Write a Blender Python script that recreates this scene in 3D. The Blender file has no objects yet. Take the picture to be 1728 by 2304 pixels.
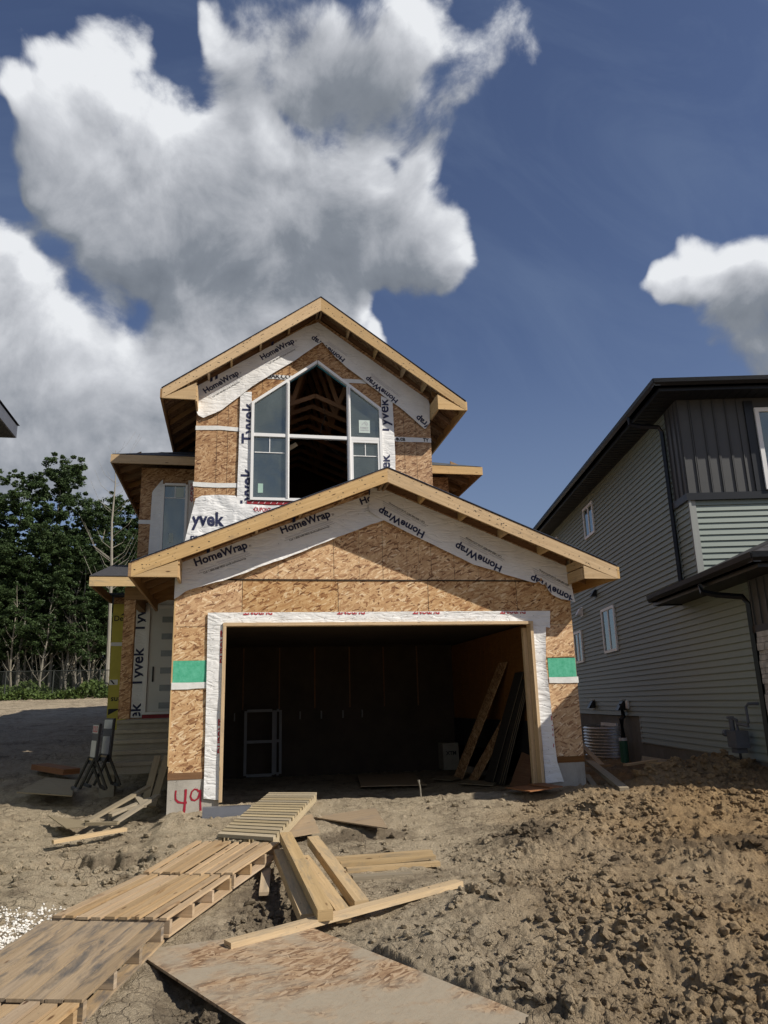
import bpy, math, random
import numpy as np
from mathutils import Vector, Matrix
random.seed(7); RNG = np.random.default_rng(11)
rad = math.radians
scene = bpy.context.scene
COL = scene.collection

# ---------------------------------------------------------------- camera, sky, sun, exposure
cam_d = bpy.data.cameras.new('camera'); cam = bpy.data.objects.new('camera', cam_d); COL.objects.link(cam)
cam_d.sensor_fit = 'VERTICAL'; cam_d.sensor_height = 36.0; cam_d.lens = 1690/2304*36
cam_d.clip_start = 0.05; cam_d.clip_end = 3000
_r = Vector((0.98120577, -0.19113308, -0.02652145)); _u = Vector((-0.02214331, -0.24806239, 0.96849095)); _f = Vector((0.19168963, 0.94970164, 0.24763256))
cam.matrix_world = Matrix(((_r.x, _u.x, -_f.x, 0.0), (_r.y, _u.y, -_f.y, 0.0), (_r.z, _u.z, -_f.z, 1.65), (0, 0, 0, 1)))
scene.camera = cam
SUN = Vector((0.639, -0.451, 0.624)).normalized()
sun_d = bpy.data.lights.new('sun', 'SUN'); sun_d.energy = 5.0; sun_d.angle = rad(0.53); sun_d.color = (1.0, 0.93, 0.82)
sun = bpy.data.objects.new('sun', sun_d); COL.objects.link(sun); sun.rotation_euler = (-SUN).to_track_quat('-Z', 'Y').to_euler()
scene.view_settings.view_transform = 'Standard'; scene.view_settings.look = 'None'
scene.view_settings.exposure = 0.0; scene.view_settings.gamma = 1.0

class NT:
    """small helper for node trees"""
    def __init__(s, tree): s.t = tree; s.n = tree.nodes; s.l = tree.links
    def new(s, kind, **kw):
        nd = s.n.new(kind)
        for k, v in kw.items(): setattr(nd, k, v)
        return nd
    def put(s, sock, v):
        if isinstance(v, bpy.types.NodeSocket): s.l.new(v, sock)
        elif v is not None: sock.default_value = v
    def math(s, op, a, b=None, c=None, clamp=False):
        nd = s.new('ShaderNodeMath', operation=op, use_clamp=clamp); s.put(nd.inputs[0], a); s.put(nd.inputs[1], b)
        if c is not None: s.put(nd.inputs[2], c)
        return nd.outputs[0]
    def vmath(s, op, a, b=None, scale=None):
        nd = s.new('ShaderNodeVectorMath', operation=op); s.put(nd.inputs[0], a)
        if b is not None: s.put(nd.inputs[1], b)
        if scale is not None: s.put(nd.inputs[3], scale)
        return nd.outputs[1] if op in ('DOT_PRODUCT', 'LENGTH', 'DISTANCE') else nd.outputs[0]
    def noise(s, vec, scale, detail=4, rough=0.5, dist=0.0, col=False, dims='3D', lac=2.0):
        nd = s.new('ShaderNodeTexNoise', noise_dimensions=dims); s.put(nd.inputs['Vector'], vec); s.put(nd.inputs['Scale'], scale)
        s.put(nd.inputs['Detail'], detail); s.put(nd.inputs['Roughness'], rough); s.put(nd.inputs['Distortion'], dist); s.put(nd.inputs['Lacunarity'], lac)
        return nd.outputs['Color' if col else 'Fac']
    def voro(s, vec, scale, feature='F1', out='Distance', rnd=1.0):
        nd = s.new('ShaderNodeTexVoronoi', feature=feature); s.put(nd.inputs['Vector'], vec); s.put(nd.inputs['Scale'], scale); s.put(nd.inputs['Randomness'], rnd)
        return nd.outputs[out]
    def mapping(s, vec, loc=(0, 0, 0), rot=(0, 0, 0), scale=(1, 1, 1)):
        nd = s.new('ShaderNodeMapping'); s.put(nd.inputs[0], vec); s.put(nd.inputs[1], loc); s.put(nd.inputs[2], rot); s.put(nd.inputs[3], scale); return nd.outputs[0]
    def rng(s, v, a, b, c=0.0, d=1.0, smooth=False):
        nd = s.new('ShaderNodeMapRange', interpolation_type='SMOOTHSTEP' if smooth else 'LINEAR', clamp=True)
        s.put(nd.inputs[0], v); s.put(nd.inputs[1], a); s.put(nd.inputs[2], b); s.put(nd.inputs[3], c); s.put(nd.inputs[4], d); return nd.outputs[0]
    def mix(s, fac, a, b, blend='MIX'):
        nd = s.new('ShaderNodeMix', data_type='RGBA', blend_type=blend); s.put(nd.inputs[0], fac)
        s.put(nd.inputs[6], c4(a)); s.put(nd.inputs[7], c4(b)); return nd.outputs[2]
    def ramp(s, fac, stops):
        nd = s.new('ShaderNodeValToRGB'); s.put(nd.inputs[0], fac); cr = nd.color_ramp
        while len(cr.elements) < len(stops): cr.elements.new(0.5)
        for e, (p, c) in zip(cr.elements, stops): e.position = p; e.color = c4(c)
        return nd.outputs[0]
    def bump(s, h, strength=0.5, dist=0.01, nrm=None):
        nd = s.new('ShaderNodeBump'); s.put(nd.inputs['Strength'], strength); s.put(nd.inputs['Distance'], dist); s.put(nd.inputs['Height'], h)
        if nrm is not None: s.put(nd.inputs['Normal'], nrm)
        return nd.outputs[0]
    def sep(s, v):
        nd = s.new('ShaderNodeSeparateXYZ'); s.put(nd.inputs[0], v); return nd.outputs
def c4(c):
    if isinstance(c, bpy.types.NodeSocket): return c
    return (c[0], c[1], c[2], 1.0) if hasattr(c, '__len__') else (c, c, c, 1.0)

# world: Nishita sky with procedural cumulus laid out by direction
world = bpy.data.worlds.new('World'); scene.world = world; world.use_nodes = True
W = NT(world.node_tree); W.n.clear()
sky = W.new('ShaderNodeTexSky', sky_type='NISHITA'); sky.sun_disc = False; sky.sun_elevation = rad(38.6); sky.sun_rotation = rad(125.2)
sky.altitude = 600; sky.air_density = 1.25; sky.dust_density = 0.6; sky.ozone_density = 2.5
# cloud clumps: direction (x, y, z), radius, mid height and half height of the cloud they belong to, weight
CLUMPS = [(0.169,0.765,0.622,0.013,0.590,0.074,-0.80),(0.177,0.851,0.494,0.034,0.590,0.074,-0.70),(-0.026,0.810,0.586,0.106,0.590,0.074,1.00),(-0.112,0.772,0.625,0.074,0.590,0.074,1.00),(-0.177,0.755,0.631,0.051,0.590,0.074,1.00),(0.049,0.814,0.579,0.108,0.590,0.074,1.00),(0.135,0.797,0.589,0.092,0.590,0.074,1.00),(0.205,0.780,0.591,0.064,0.590,0.074,1.00),(0.247,0.797,0.550,0.046,0.590,0.074,1.00),(-0.088,0.836,0.542,0.090,0.590,0.074,1.00),(0.004,0.773,0.635,0.061,0.590,0.074,1.00),(-0.199,0.790,0.580,0.043,0.590,0.074,1.00),(-0.181,0.805,0.565,0.044,0.590,0.074,1.00),(-0.228,0.734,0.640,0.033,0.590,0.074,1.00),(-0.248,0.723,0.644,0.026,0.590,0.074,1.00),(-0.236,0.755,0.612,0.032,0.590,0.074,1.00),(-0.214,0.807,0.550,0.039,0.590,0.074,1.00),(-0.193,0.831,0.522,0.040,0.590,0.074,1.00),(-0.239,0.779,0.579,0.028,0.590,0.074,1.00),(0.172,0.820,0.545,0.066,0.590,0.074,1.00),(0.252,0.818,0.517,0.022,0.590,0.074,1.00),(-0.152,0.704,0.694,0.038,0.590,0.074,1.00),(-0.170,0.730,0.662,0.041,0.590,0.074,1.00),(-0.191,0.714,0.673,0.022,0.590,0.074,1.00),(-0.221,0.743,0.632,0.031,0.590,0.074,1.00),(0.007,0.846,0.533,0.082,0.590,0.074,1.00),(0.095,0.836,0.541,0.072,0.590,0.074,1.00),(-0.140,0.841,0.522,0.046,0.590,0.074,1.00),(-0.068,0.802,0.593,0.061,0.590,0.074,1.00),(-0.092,0.701,0.707,0.027,0.706,0.052,-0.50),(-0.091,0.678,0.730,0.031,0.706,0.052,-0.60),(0.065,0.748,0.660,0.022,0.706,0.052,-0.90),(0.118,0.747,0.654,0.020,0.706,0.052,-0.60),(0.043,0.735,0.676,0.015,0.706,0.052,-0.50),(0.030,0.678,0.734,0.064,0.706,0.052,1.00),(0.110,0.686,0.720,0.066,0.706,0.052,1.00),(-0.018,0.710,0.704,0.037,0.706,0.052,1.00),(0.163,0.695,0.700,0.039,0.706,0.052,1.00),(0.146,0.654,0.742,0.032,0.706,0.052,1.00),(0.074,0.729,0.681,0.039,0.706,0.052,1.00),(0.003,0.739,0.674,0.034,0.706,0.052,1.00),(-0.042,0.687,0.725,0.027,0.706,0.052,1.00),(0.103,0.715,0.692,0.059,0.706,0.052,1.00),(0.166,0.716,0.678,0.039,0.706,0.052,1.00),(0.138,0.741,0.658,0.030,0.706,0.052,1.00),(0.181,0.656,0.732,0.042,0.706,0.052,1.00),(0.225,0.719,0.657,0.030,0.706,0.052,0.50),(0.245,0.669,0.701,0.038,0.706,0.052,0.42),(0.269,0.641,0.719,0.037,0.706,0.052,0.45),(0.299,0.622,0.723,0.036,0.706,0.052,0.50),(0.230,0.692,0.684,0.039,0.706,0.052,0.50),(0.207,0.736,0.644,0.030,0.706,0.052,0.40),(0.319,0.638,0.701,0.023,0.706,0.052,0.35),(-0.270,0.819,0.506,0.038,0.352,0.217,1.00),(-0.264,0.842,0.470,0.049,0.352,0.217,1.00),(-0.224,0.859,0.460,0.050,0.352,0.217,1.00),(-0.186,0.888,0.419,0.074,0.352,0.217,1.00),(-0.248,0.878,0.410,0.076,0.352,0.217,1.00),(-0.115,0.903,0.413,0.077,0.352,0.217,1.00),(-0.165,0.860,0.483,0.023,0.352,0.217,1.00),(-0.035,0.890,0.455,0.072,0.352,0.217,1.00),(-0.078,0.869,0.489,0.032,0.352,0.217,1.00),(-0.250,0.797,0.550,0.028,0.352,0.217,-0.50),(-0.221,0.827,0.517,0.029,0.352,0.217,-0.50),(-0.184,0.850,0.493,0.033,0.352,0.217,-0.60),(-0.143,0.867,0.477,0.034,0.352,0.217,-0.60),(0.054,0.881,0.470,0.068,0.352,0.217,1.00),(0.121,0.866,0.485,0.042,0.352,0.217,1.00),(0.162,0.866,0.473,0.028,0.352,0.217,1.00),(0.009,0.879,0.477,0.056,0.352,0.217,1.00),(0.174,0.871,0.460,0.017,0.352,0.217,1.00),(-0.231,0.912,0.340,0.099,0.352,0.217,1.00),(-0.130,0.929,0.346,0.094,0.352,0.217,1.00),(-0.022,0.918,0.395,0.080,0.352,0.217,1.00),(-0.258,0.924,0.281,0.056,0.352,0.217,1.00),(-0.166,0.944,0.285,0.060,0.352,0.217,1.00),(0.518,0.704,0.486,0.037,0.471,0.039,1.00),(0.553,0.680,0.481,0.039,0.471,0.039,1.00),(0.583,0.670,0.460,0.043,0.471,0.039,1.00),(0.559,0.696,0.450,0.044,0.471,0.039,1.00),(0.589,0.698,0.408,0.048,0.471,0.039,1.00),(0.495,0.725,0.479,0.025,0.471,0.039,1.00),(0.603,0.712,0.359,0.044,0.471,0.039,1.00),(0.525,0.685,0.504,0.019,0.471,0.039,1.00),(0.556,0.744,0.370,0.015,0.471,0.039,0.50),(0.512,0.746,0.427,0.013,0.471,0.039,0.45),(-0.223,0.694,0.685,0.021,0.471,0.039,0.45),(-0.200,0.714,0.672,0.031,0.471,0.039,0.50),(0.515,0.725,0.457,0.016,0.471,0.039,1.00)]
SIDE = [(-.72,.35,.55,.34),(.2,-.85,.42,.30),(-.25,-.9,.25,.26),(-.6,-.7,.3,.28),(.75,-.3,.65,.16),(.9,.35,.2,.16),(-.15,-.8,.6,.24)]
grp = bpy.data.node_groups.new('cloud_density', 'ShaderNodeTree')
grp.interface.new_socket('Dir', in_out='INPUT', socket_type='NodeSocketVector'); grp.interface.new_socket('D', in_out='OUTPUT', socket_type='NodeSocketFloat'); grp.interface.new_socket('H', in_out='OUTPUT', socket_type='NodeSocketFloat')
G = NT(grp); gi = G.new('NodeGroupInput'); go = G.new('NodeGroupOutput'); dv = gi.outputs[0]
w1 = G.noise(dv, 7.0, 3, 0.6, col=True)
wdir = G.vmath('ADD', dv, G.vmath('SCALE', G.vmath('SUBTRACT', w1, (0.5, 0.5, 0.5)), scale=0.115))
wz = G.sep(wdir)[2]
acc = None; hac = None
for c_ in CLUMPS + [q+(q[2], q[3], 1.0) for q in SIDE]:
    x, y, z, r, zm, zh, wt_ = c_
    dd = G.vmath('DISTANCE', wdir, (x, y, z))
    m = G.rng(dd, r*1.5, r*0.1, 0.0, wt_, True); t_ = G.math('MULTIPLY_ADD', wz, 1/zh, -zm/zh)
    acc = m if acc is None else G.math('ADD', acc, m); hac = G.math('MULTIPLY', m, t_) if hac is None else G.math('MULTIPLY_ADD', m, t_, hac)
base = G.math('SUBTRACT', 1.0, G.math('POWER', 2.718, G.math('MULTIPLY', acc, -1.15)))
n1 = G.noise(dv, 8.0, 9, 0.60, 0.3); n2 = G.voro(G.vmath('ADD', dv, G.vmath('SCALE', G.noise(dv, 22, 4, 0.6, col=True), scale=0.05)), 15, 'SMOOTH_F1')
dens = G.math('ADD', base, G.math('MULTIPLY', G.math('SUBTRACT', n1, 0.5), 1.5))
dens = G.math('ADD', dens, G.math('MULTIPLY', G.math('SUBTRACT', 0.45, n2), 0.28))
G.put(go.inputs[0], dens); G.put(go.inputs[1], G.math('DIVIDE', hac, G.math('ADD', acc, 0.05)))
tc = W.new('ShaderNodeTexCoord').outputs['Generated']
ndir = W.vmath('NORMALIZE', tc)
def density(v):
    g = W.new('ShaderNodeGroup'); g.node_tree = grp; W.put(g.inputs[0], v); return g.outputs
gA = density(ndir); D0 = gA[0]; Hh = gA[1]
D1 = density(W.vmath('ADD', ndir, (0.014, -0.008, 0.028)))[0]
alpha = W.rng(D0, 0.36, 0.74, 0.0, 1.0, True)
micro = W.math('SUBTRACT', D0, D1)
thick = W.rng(D0, 0.6, 1.3, 0.0, 1.0)
soft = W.noise(ndir, 4.0, 5, 0.55)
light = W.math('ADD', 0.60, W.math('MULTIPLY', W.rng(Hh, -1.0, 1.0, -1.0, 1.0), 0.26))
light = W.math('ADD', light, W.math('MULTIPLY', micro, 0.70))
light = W.math('SUBTRACT', light, W.math('MULTIPLY', thick, 0.16))
light = W.math('ADD', light, W.math('MULTIPLY', W.math('SUBTRACT', soft, 0.5), 0.85), clamp=True)
ccol = W.ramp(light, [(0.0, (0.150, 0.172, 0.208)), (0.35, (0.225, 0.25, 0.29)), (0.6, (0.42, 0.44, 0.48)), (0.82, (0.62, 0.64, 0.68)), (1.0, (0.82, 0.84, 0.87))])
cirr = W.math('MULTIPLY', W.rng(W.noise(W.mapping(ndir, rot=(0.3, 0.5, 0.6), scale=(1.2, 4.5, 2.0)), 2.2, 6, 0.6, 0.8), 0.45, 0.85), 0.22)
elev = W.sep(ndir)[2]
hz = W.math('MULTIPLY', W.rng(elev, 0.42, 0.02), 0.55)
skyc = W.vmath('SCALE', sky.outputs[0], scale=0.078)
skyc = W.vmath('MULTIPLY', skyc, (0.93, 0.86, 0.98))
skyc = W.mix(W.math('MAXIMUM', cirr, hz), skyc, (0.235, 0.315, 0.45))
fin = W.mix(alpha, skyc, ccol)
bg = W.new('ShaderNodeBackground'); W.put(bg.inputs[0], fin); bg.inputs[1].default_value = 1.0
wo = W.new('ShaderNodeOutputWorld'); W.l.new(bg.outputs[0], wo.inputs[0])
try: world.cycles.sampling_method = 'MANUAL'; world.cycles.sample_map_resolution = 512
except Exception: pass

# ---------------------------------------------------------------- materials
MATS = {}
def mat(name):
    m = bpy.data.materials.new(name); m.use_nodes = True; n = NT(m.node_tree); n.n.clear()
    out = n.new('ShaderNodeOutputMaterial'); b = n.new('ShaderNodeBsdfPrincipled'); n.l.new(b.outputs[0], out.inputs[0]); MATS[name] = m
    n.b = b; n.out = out; return m, n
def fin_(n, col, rough=0.7, nrm=None, metal=0.0, spec=0.3):
    n.put(n.b.inputs['Base Color'], c4(col)); n.put(n.b.inputs['Roughness'], rough); n.put(n.b.inputs['Metallic'], metal); n.put(n.b.inputs['Specular IOR Level'], spec)
    if nrm is not None: n.put(n.b.inputs['Normal'], nrm)
def UV(n): return n.new('ShaderNodeTexCoord').outputs['UV']
def OBJ(n): return n.new('ShaderNodeTexCoord').outputs['Object']
def POS(n): return n.new('ShaderNodeNewGeometry').outputs['Position']

def make_osb(name, stops, grime=0.0, gcol=(0.2, 0.18, 0.15), density=1.0, dscale=1.6):
    m, n = mat(name); uv = UV(n); v = None; uvd = n.vmath('ADD', uv, n.vmath('SCALE', n.noise(uv, 9, 2, col=True), scale=0.008))
    hgt = None
    for i, (a, L, w) in enumerate([(0.15, 0.10, 0.024), (1.1, 0.09, 0.020), (-0.8, 0.10, 0.026), (1.9, 0.08, 0.018), (0.5, 0.11, 0.026), (-0.25, 0.10, 0.022), (2.6, 0.085, 0.022)]):
        q = n.mapping(uvd, loc=(i*3.1, i*1.7, 0), rot=(0, 0, a)); q = n.mapping(q, scale=(density/L, density/w, 1))
        vn = n.new('ShaderNodeTexVoronoi', feature='F1', voronoi_dimensions='2D'); n.put(vn.inputs['Vector'], q); n.put(vn.inputs['Scale'], 1.0)
        cs = n.sep(vn.outputs['Color'])
        val = n.math('ADD', n.math('MULTIPLY', cs[0], 0.9), n.math('MULTIPLY', n.math('SUBTRACT', 0.5, vn.outputs['Distance']), 0.12))
        if v is None: v = val; hgt = cs[2]
        else:
            vis = n.math('GREATER_THAN', cs[1], 0.64); nd = n.new('ShaderNodeMix', data_type='FLOAT'); n.put(nd.inputs[0], vis); n.put(nd.inputs[2], v); n.put(nd.inputs[3], val); v = nd.outputs[0]
            nd = n.new('ShaderNodeMix', data_type='FLOAT'); n.put(nd.inputs[0], vis); n.put(nd.inputs[2], hgt); n.put(nd.inputs[3], cs[2]); hgt = nd.outputs[0]
    v = n.math('ADD', v, n.math('MULTIPLY', n.math('SUBTRACT', n.noise(uv, 90, 3, 0.6), 0.5), 0.55))
    col = n.ramp(v, stops)
    col = n.mix(n.math('MULTIPLY', n.rng(n.noise(uv, dscale, 5, 0.6), 0.45, 0.70), 0.16), col, (0.20, 0.12, 0.06), 'MIX')
    isl = n.new('ShaderNodeNewGeometry').outputs['Random Per Island']; hs = n.new('ShaderNodeHueSaturation'); n.put(hs.inputs['Color'], col); n.put(hs.inputs['Value'], n.math('MULTIPLY_ADD', isl, 0.20, 0.90)); n.put(hs.inputs['Saturation'], n.math('MULTIPLY_ADD', isl, -0.16, 1.05)); col = hs.outputs[0]
    if grime > 0:
        gm = n.rng(n.noise(uv, 1.3, 7, 0.62, 0.4), 0.56-grime*0.22, 0.62-grime*0.12)
        gm = n.math('MULTIPLY', gm, n.rng(n.noise(uv, 30, 4, 0.6), 0.25, 0.55, 0.75, 1.0))
        col = n.mix(gm, col, n.mix(n.noise(uv, 9, 6, 0.7), gcol, tuple(c*1.35 for c in gcol)))
        sp = n.rng(n.noise(uv, 14, 4, 0.7), 0.69, 0.73); col = n.mix(n.math('MULTIPLY', sp, 0.8), col, (0.07, 0.055, 0.04))
    fin_(n, col, 0.72, n.bump(n.math('ADD', hgt, n.math('MULTIPLY', n.noise(uv, 150, 2), 0.6)), 0.45, 0.003), spec=0.25)
    return m
make_osb('osb', [(0.0, (0.12, 0.05, 0.022)), (0.10, (0.30, 0.145, 0.06)), (0.24, (0.46, 0.26, 0.12)), (0.5, (0.55, 0.34, 0.165)), (0.78, (0.64, 0.43, 0.225)), (0.9, (0.74, 0.56, 0.35)), (1.0, (0.80, 0.64, 0.43))])
make_osb('osb_aged', [(0.0, (0.13, 0.055, 0.025)), (0.2, (0.30, 0.155, 0.068)), (0.55, (0.43, 0.25, 0.118)), (0.85, (0.54, 0.35, 0.185)), (1.0, (0.66, 0.48, 0.29))], dscale=0.9)
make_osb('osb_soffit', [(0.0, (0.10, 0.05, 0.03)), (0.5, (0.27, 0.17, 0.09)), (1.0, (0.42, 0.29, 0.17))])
make_osb('osb_muddy', [(0.0, (0.13, 0.07, 0.035)), (0.3, (0.29, 0.18, 0.10)), (0.6, (0.40, 0.27, 0.155)), (1.0, (0.50, 0.37, 0.24))], grime=0.62, gcol=(0.30, 0.255, 0.19))

def make_wood(name, light, dark, knots=True, stain=0.0, stain_col=(0.07, 0.065, 0.06), dirt=0.35, wear=0.0):
    m, n = mat(name); uv = UV(n)
    g = n.noise(n.mapping(uv, scale=(1.2, 38, 1)), 1.0, 5, 0.6, 0.8)
    g2 = n.noise(n.mapping(uv, scale=(6, 210, 1)), 1.0, 3, 0.6)
    col = n.mix(n.rng(g, 0.3, 0.72), light, tuple(c*0.86 for c in dark))
    col = n.mix(n.math('MULTIPLY', n.rng(g2, 0.45, 0.75), 0.35), col, tuple(c*0.6 for c in dark))
    if knots:
        kd = n.voro(n.mapping(uv, scale=(2.4, 9, 1)), 1.0); col = n.mix(n.rng(kd, 0.11, 0.05), col, (0.10, 0.05, 0.025))
    big = n.noise(n.mapping(uv, scale=(1.4, 5, 1)), 1.0, 3, 0.6); col = n.mix(n.math('MULTIPLY', n.rng(big, 0.4, 0.7), 0.35), col, tuple(c*0.72 for c in light))
    if dirt > 0:
        sp = n.math('MULTIPLY', n.rng(n.noise(uv, 17, 5, 0.75), 0.62, 0.70), dirt*1.6, clamp=True); col = n.mix(sp, col, (0.10, 0.08, 0.06))
        sp = n.rng(n.noise(uv, 60, 2, 0.6), 0.72, 0.76); col = n.mix(n.math('MULTIPLY', sp, 0.7), col, (0.05, 0.04, 0.03))
    if stain > 0:
        st = n.rng(n.noise(n.mapping(uv, scale=(2.2, 9, 1)), 1.0, 6, 0.68, 0.6), 0.60-0.14*stain, 0.70-0.06*stain); col = n.mix(n.math('MULTIPLY', st, min(1, 0.55+stain*.4)), col, stain_col)
    oi = n.new('ShaderNodeObjectInfo').outputs['Random']; hs = n.new('ShaderNodeHueSaturation'); n.put(hs.inputs['Color'], col); n.put(hs.inputs['Value'], n.math('MULTIPLY_ADD', oi, 0.34, 0.80)); n.put(hs.inputs['Saturation'], n.math('MULTIPLY_ADD', n.math('FRACT', n.math('MULTIPLY', oi, 7.3)), 0.3, 0.85)); col = hs.outputs[0]
    fin_(n, col, 0.68, n.bump(n.math('ADD', g, n.math('MULTIPLY', g2, 0.5)), 0.45, 0.004), spec=0.25)
    return m
make_wood('lumber', (0.66, 0.475, 0.265), (0.54, 0.36, 0.18), stain=0.15, stain_col=(0.30, 0.22, 0.14), dirt=0.6)
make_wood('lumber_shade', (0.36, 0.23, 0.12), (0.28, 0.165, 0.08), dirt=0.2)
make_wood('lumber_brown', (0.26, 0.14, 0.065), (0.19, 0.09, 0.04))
make_wood('lumber_fresh', (0.60, 0.455, 0.275), (0.49, 0.355, 0.205), stain=0.6, stain_col=(0.30, 0.25, 0.18), dirt=1.0)
make_wood('lumber_grey', (0.36, 0.305, 0.215), (0.28, 0.23, 0.155), dirt=0.7)
make_wood('pallet_tan', (0.53, 0.395, 0.25), (0.42, 0.29, 0.17), knots=True, stain=0.25, stain_col=(0.22, 0.13, 0.07), dirt=0.5)
make_wood('pallet_stained', (0.44, 0.335, 0.22), (0.33, 0.24, 0.15), stain=1.0, stain_col=(0.12, 0.11, 0.10), dirt=0.5)
make_wood('ramp_wood', (0.50, 0.42, 0.285), (0.40, 0.325, 0.21), knots=False, dirt=0.5)
make_wood('plywood', (0.40, 0.30, 0.19), (0.33, 0.24, 0.15), stain=0.4, stain_col=(0.23, 0.19, 0.15), dirt=0.6)
make_wood('plywood_red', (0.36, 0.185, 0.10), (0.26, 0.12, 0.06), dirt=0.3)
make_wood('dark_sheet', (0.05, 0.045, 0.04), (0.035, 0.03, 0.028), knots=False, dirt=0.1)
make_wood('bark_pale', (0.33, 0.305, 0.25), (0.17, 0.155, 0.12), dirt=0.9, knots=True)
make_wood('bark_dark', (0.14, 0.12, 0.095), (0.09, 0.075, 0.06), dirt=0.7, knots=False)

def simple(name, col, rough=0.6, var=0.15, scale=6.0, bump=0.2, bdist=0.004, bscale=60, metal=0.0, spec=0.4):
    m, n = mat(name); p = OBJ(n); v = n.noise(p, scale, 6, 0.65)
    c = n.mix(n.rng(v, 0.3, 0.7), tuple(x*(1-var) for x in col), tuple(min(1, x*(1+var)) for x in col))
    fin_(n, c, rough, n.bump(n.noise(p, bscale, 4, 0.6), bump, bdist), metal, spec); return m
def make_wrap():
    m, n = mat('house_wrap'); p = POS(n)
    v = n.noise(p, 5, 4, 0.55, 0.4); r1 = n.math('ABSOLUTE', n.math('SUBTRACT', n.noise(n.mapping(p, rot=(0, 0.5, 0), scale=(0.5, 1, 1.6)), 3.0, 2, 0.5, 0.8), 0.5))
    r2 = n.math('ABSOLUTE', n.math('SUBTRACT', n.noise(n.mapping(p, rot=(0, -0.6, 0), scale=(0.6, 1, 2.0)), 5, 2, 0.5, 0.6), 0.5))
    h = n.math('ADD', n.math('MINIMUM', n.math('MULTIPLY', r1, 3.0), 0.25), n.math('MINIMUM', n.math('MULTIPLY', r2, 2.5), 0.16))
    col = n.mix(n.rng(v, 0.35, 0.75), (0.80, 0.80, 0.79), (0.73, 0.73, 0.725))
    sp = n.rng(n.noise(p, 26, 3, 0.8), 0.74, 0.77); col = n.mix(n.math('MULTIPLY', sp, 0.45), col, (0.35, 0.33, 0.30))
    fin_(n, col, 0.5, n.bump(n.math('ADD', h, n.math('MULTIPLY', v, 0.5)), 0.62, 0.034), spec=0.25)
make_wrap()
simple('ink_navy', (0.016, 0.022, 0.07), 0.6, 0.1); simple('ink_grey', (0.36, 0.36, 0.40), 0.7, 0.1); simple('ink_black', (0.02, 0.02, 0.025), 0.7, 0.1)
simple('ink_red', (0.42, 0.035, 0.05), 0.6, 0.15); simple('paint_red', (0.30, 0.012, 0.03), 0.6, 0.25, 12)
simple('tape_white', (0.72, 0.72, 0.70), 0.5, 0.06, 10, 0.5, 0.01, 12); simple('tape_red', (0.30, 0.02, 0.03), 0.45, 0.2, 15)
def make_green():
    m, n = mat('green_board'); p = OBJ(n); v = n.noise(p, 14, 8, 0.7); w = n.noise(p, 55, 4, 0.7)
    c = n.mix(n.rng(v, 0.35, 0.68), (0.055, 0.36, 0.215), (0.13, 0.50, 0.34)); c = n.mix(n.math('MULTIPLY', n.rng(w, 0.6, 0.75), 0.5), c, (0.3, 0.6, 0.45))
    fin_(n, c, 0.7, n.bump(v, 0.3, 0.004))
make_green()
simple('yellow_board', (0.50, 0.44, 0.075), 0.7, 0.1)
simple('vinyl_white', (0.80, 0.80, 0.79), 0.35, 0.03, 3, 0.02); simple('door_white', (0.62, 0.63, 0.62), 0.4, 0.03, 3, 0.02)
simple('frosted_glass', (0.26, 0.29, 0.30), 0.25, 0.1, 9, 0.05)
simple('blue_edge', (0.02, 0.16, 0.22), 0.5, 0.1)
simple('seam_dark', (0.035, 0.025, 0.018), 0.9, 0.2)
simple('nail_dark', (0.03, 0.025, 0.02), 0.7, 0.2)
simple('felt', (0.085, 0.09, 0.095), 0.85, 0.2, 3, 0.4, 0.006, 90); simple('felt_blue', (0.035, 0.05, 0.085), 0.75, 0.2, 3, 0.3, 0.005, 60)
simple('black_metal', (0.012, 0.014, 0.018), 0.38, 0.1, 4, 0.05); simple('soffit_black', (0.011, 0.012, 0.014), 0.55, 0.1)
simple('siding', (0.230, 0.274, 0.245), 0.5, 0.03, 3, 0.08, 0.002, 120); simple('siding_trim', (0.30, 0.315, 0.30), 0.5, 0.03, 3, 0.05)
simple('batten_dark', (0.062, 0.064, 0.066), 0.5, 0.08, 3, 0.1, 0.002, 100)
simple('stone_veneer', (0.42, 0.41, 0.40), 0.8, 0.35, 9, 0.9, 0.02, 22)
simple('meter_grey', (0.10, 0.11, 0.13), 0.5, 0.1); simple('pipe_green', (0.05, 0.16, 0.10), 0.5, 0.1)
simple('shingle_dark', (0.045, 0.045, 0.05), 0.9, 0.35, 14, 0.7, 0.008, 60); simple('blind_white', (0.5, 0.5, 0.5), 0.7, 0.05)
simple('sticker', (0.50, 0.58, 0.55), 0.6, 0.05); simple('sticker_green', (0.36, 0.52, 0.44), 0.6, 0.05)
simple('interior_dark', (0.06, 0.045, 0.032), 0.9, 0.25, 2); simple('lining_dark', (0.02, 0.02, 0.022), 0.6, 0.3, 4, 0.5, 0.02, 6)
simple('flashing', (0.105, 0.11, 0.125), 0.45, 0.12, 5, 0.15, 0.003, 20); simple('sign_black', (0.012, 0.012, 0.012), 0.5, 0.2); simple('sign_white', (0.42, 0.42, 0.40), 0.5, 0.1); simple('sign_gold', (0.25, 0.17, 0.05), 0.5, 0.2)
simple('frame_dimmed', (0.22, 0.22, 0.22), 0.6, 0.1)  # white frames and clips, greyed so the colour carries the garage shade
simple('wire', (0.03, 0.035, 0.03), 0.6, 0.1)
def make_galv():
    m, n = mat('galvanised'); p = OBJ(n); v = n.voro(p, 25, out='Color')
    fin_(n, n.mix(n.sep(v)[0], (0.50, 0.52, 0.53), (0.62, 0.64, 0.65)), 0.38, None, 0.85, 0.5)
make_galv()
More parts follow.
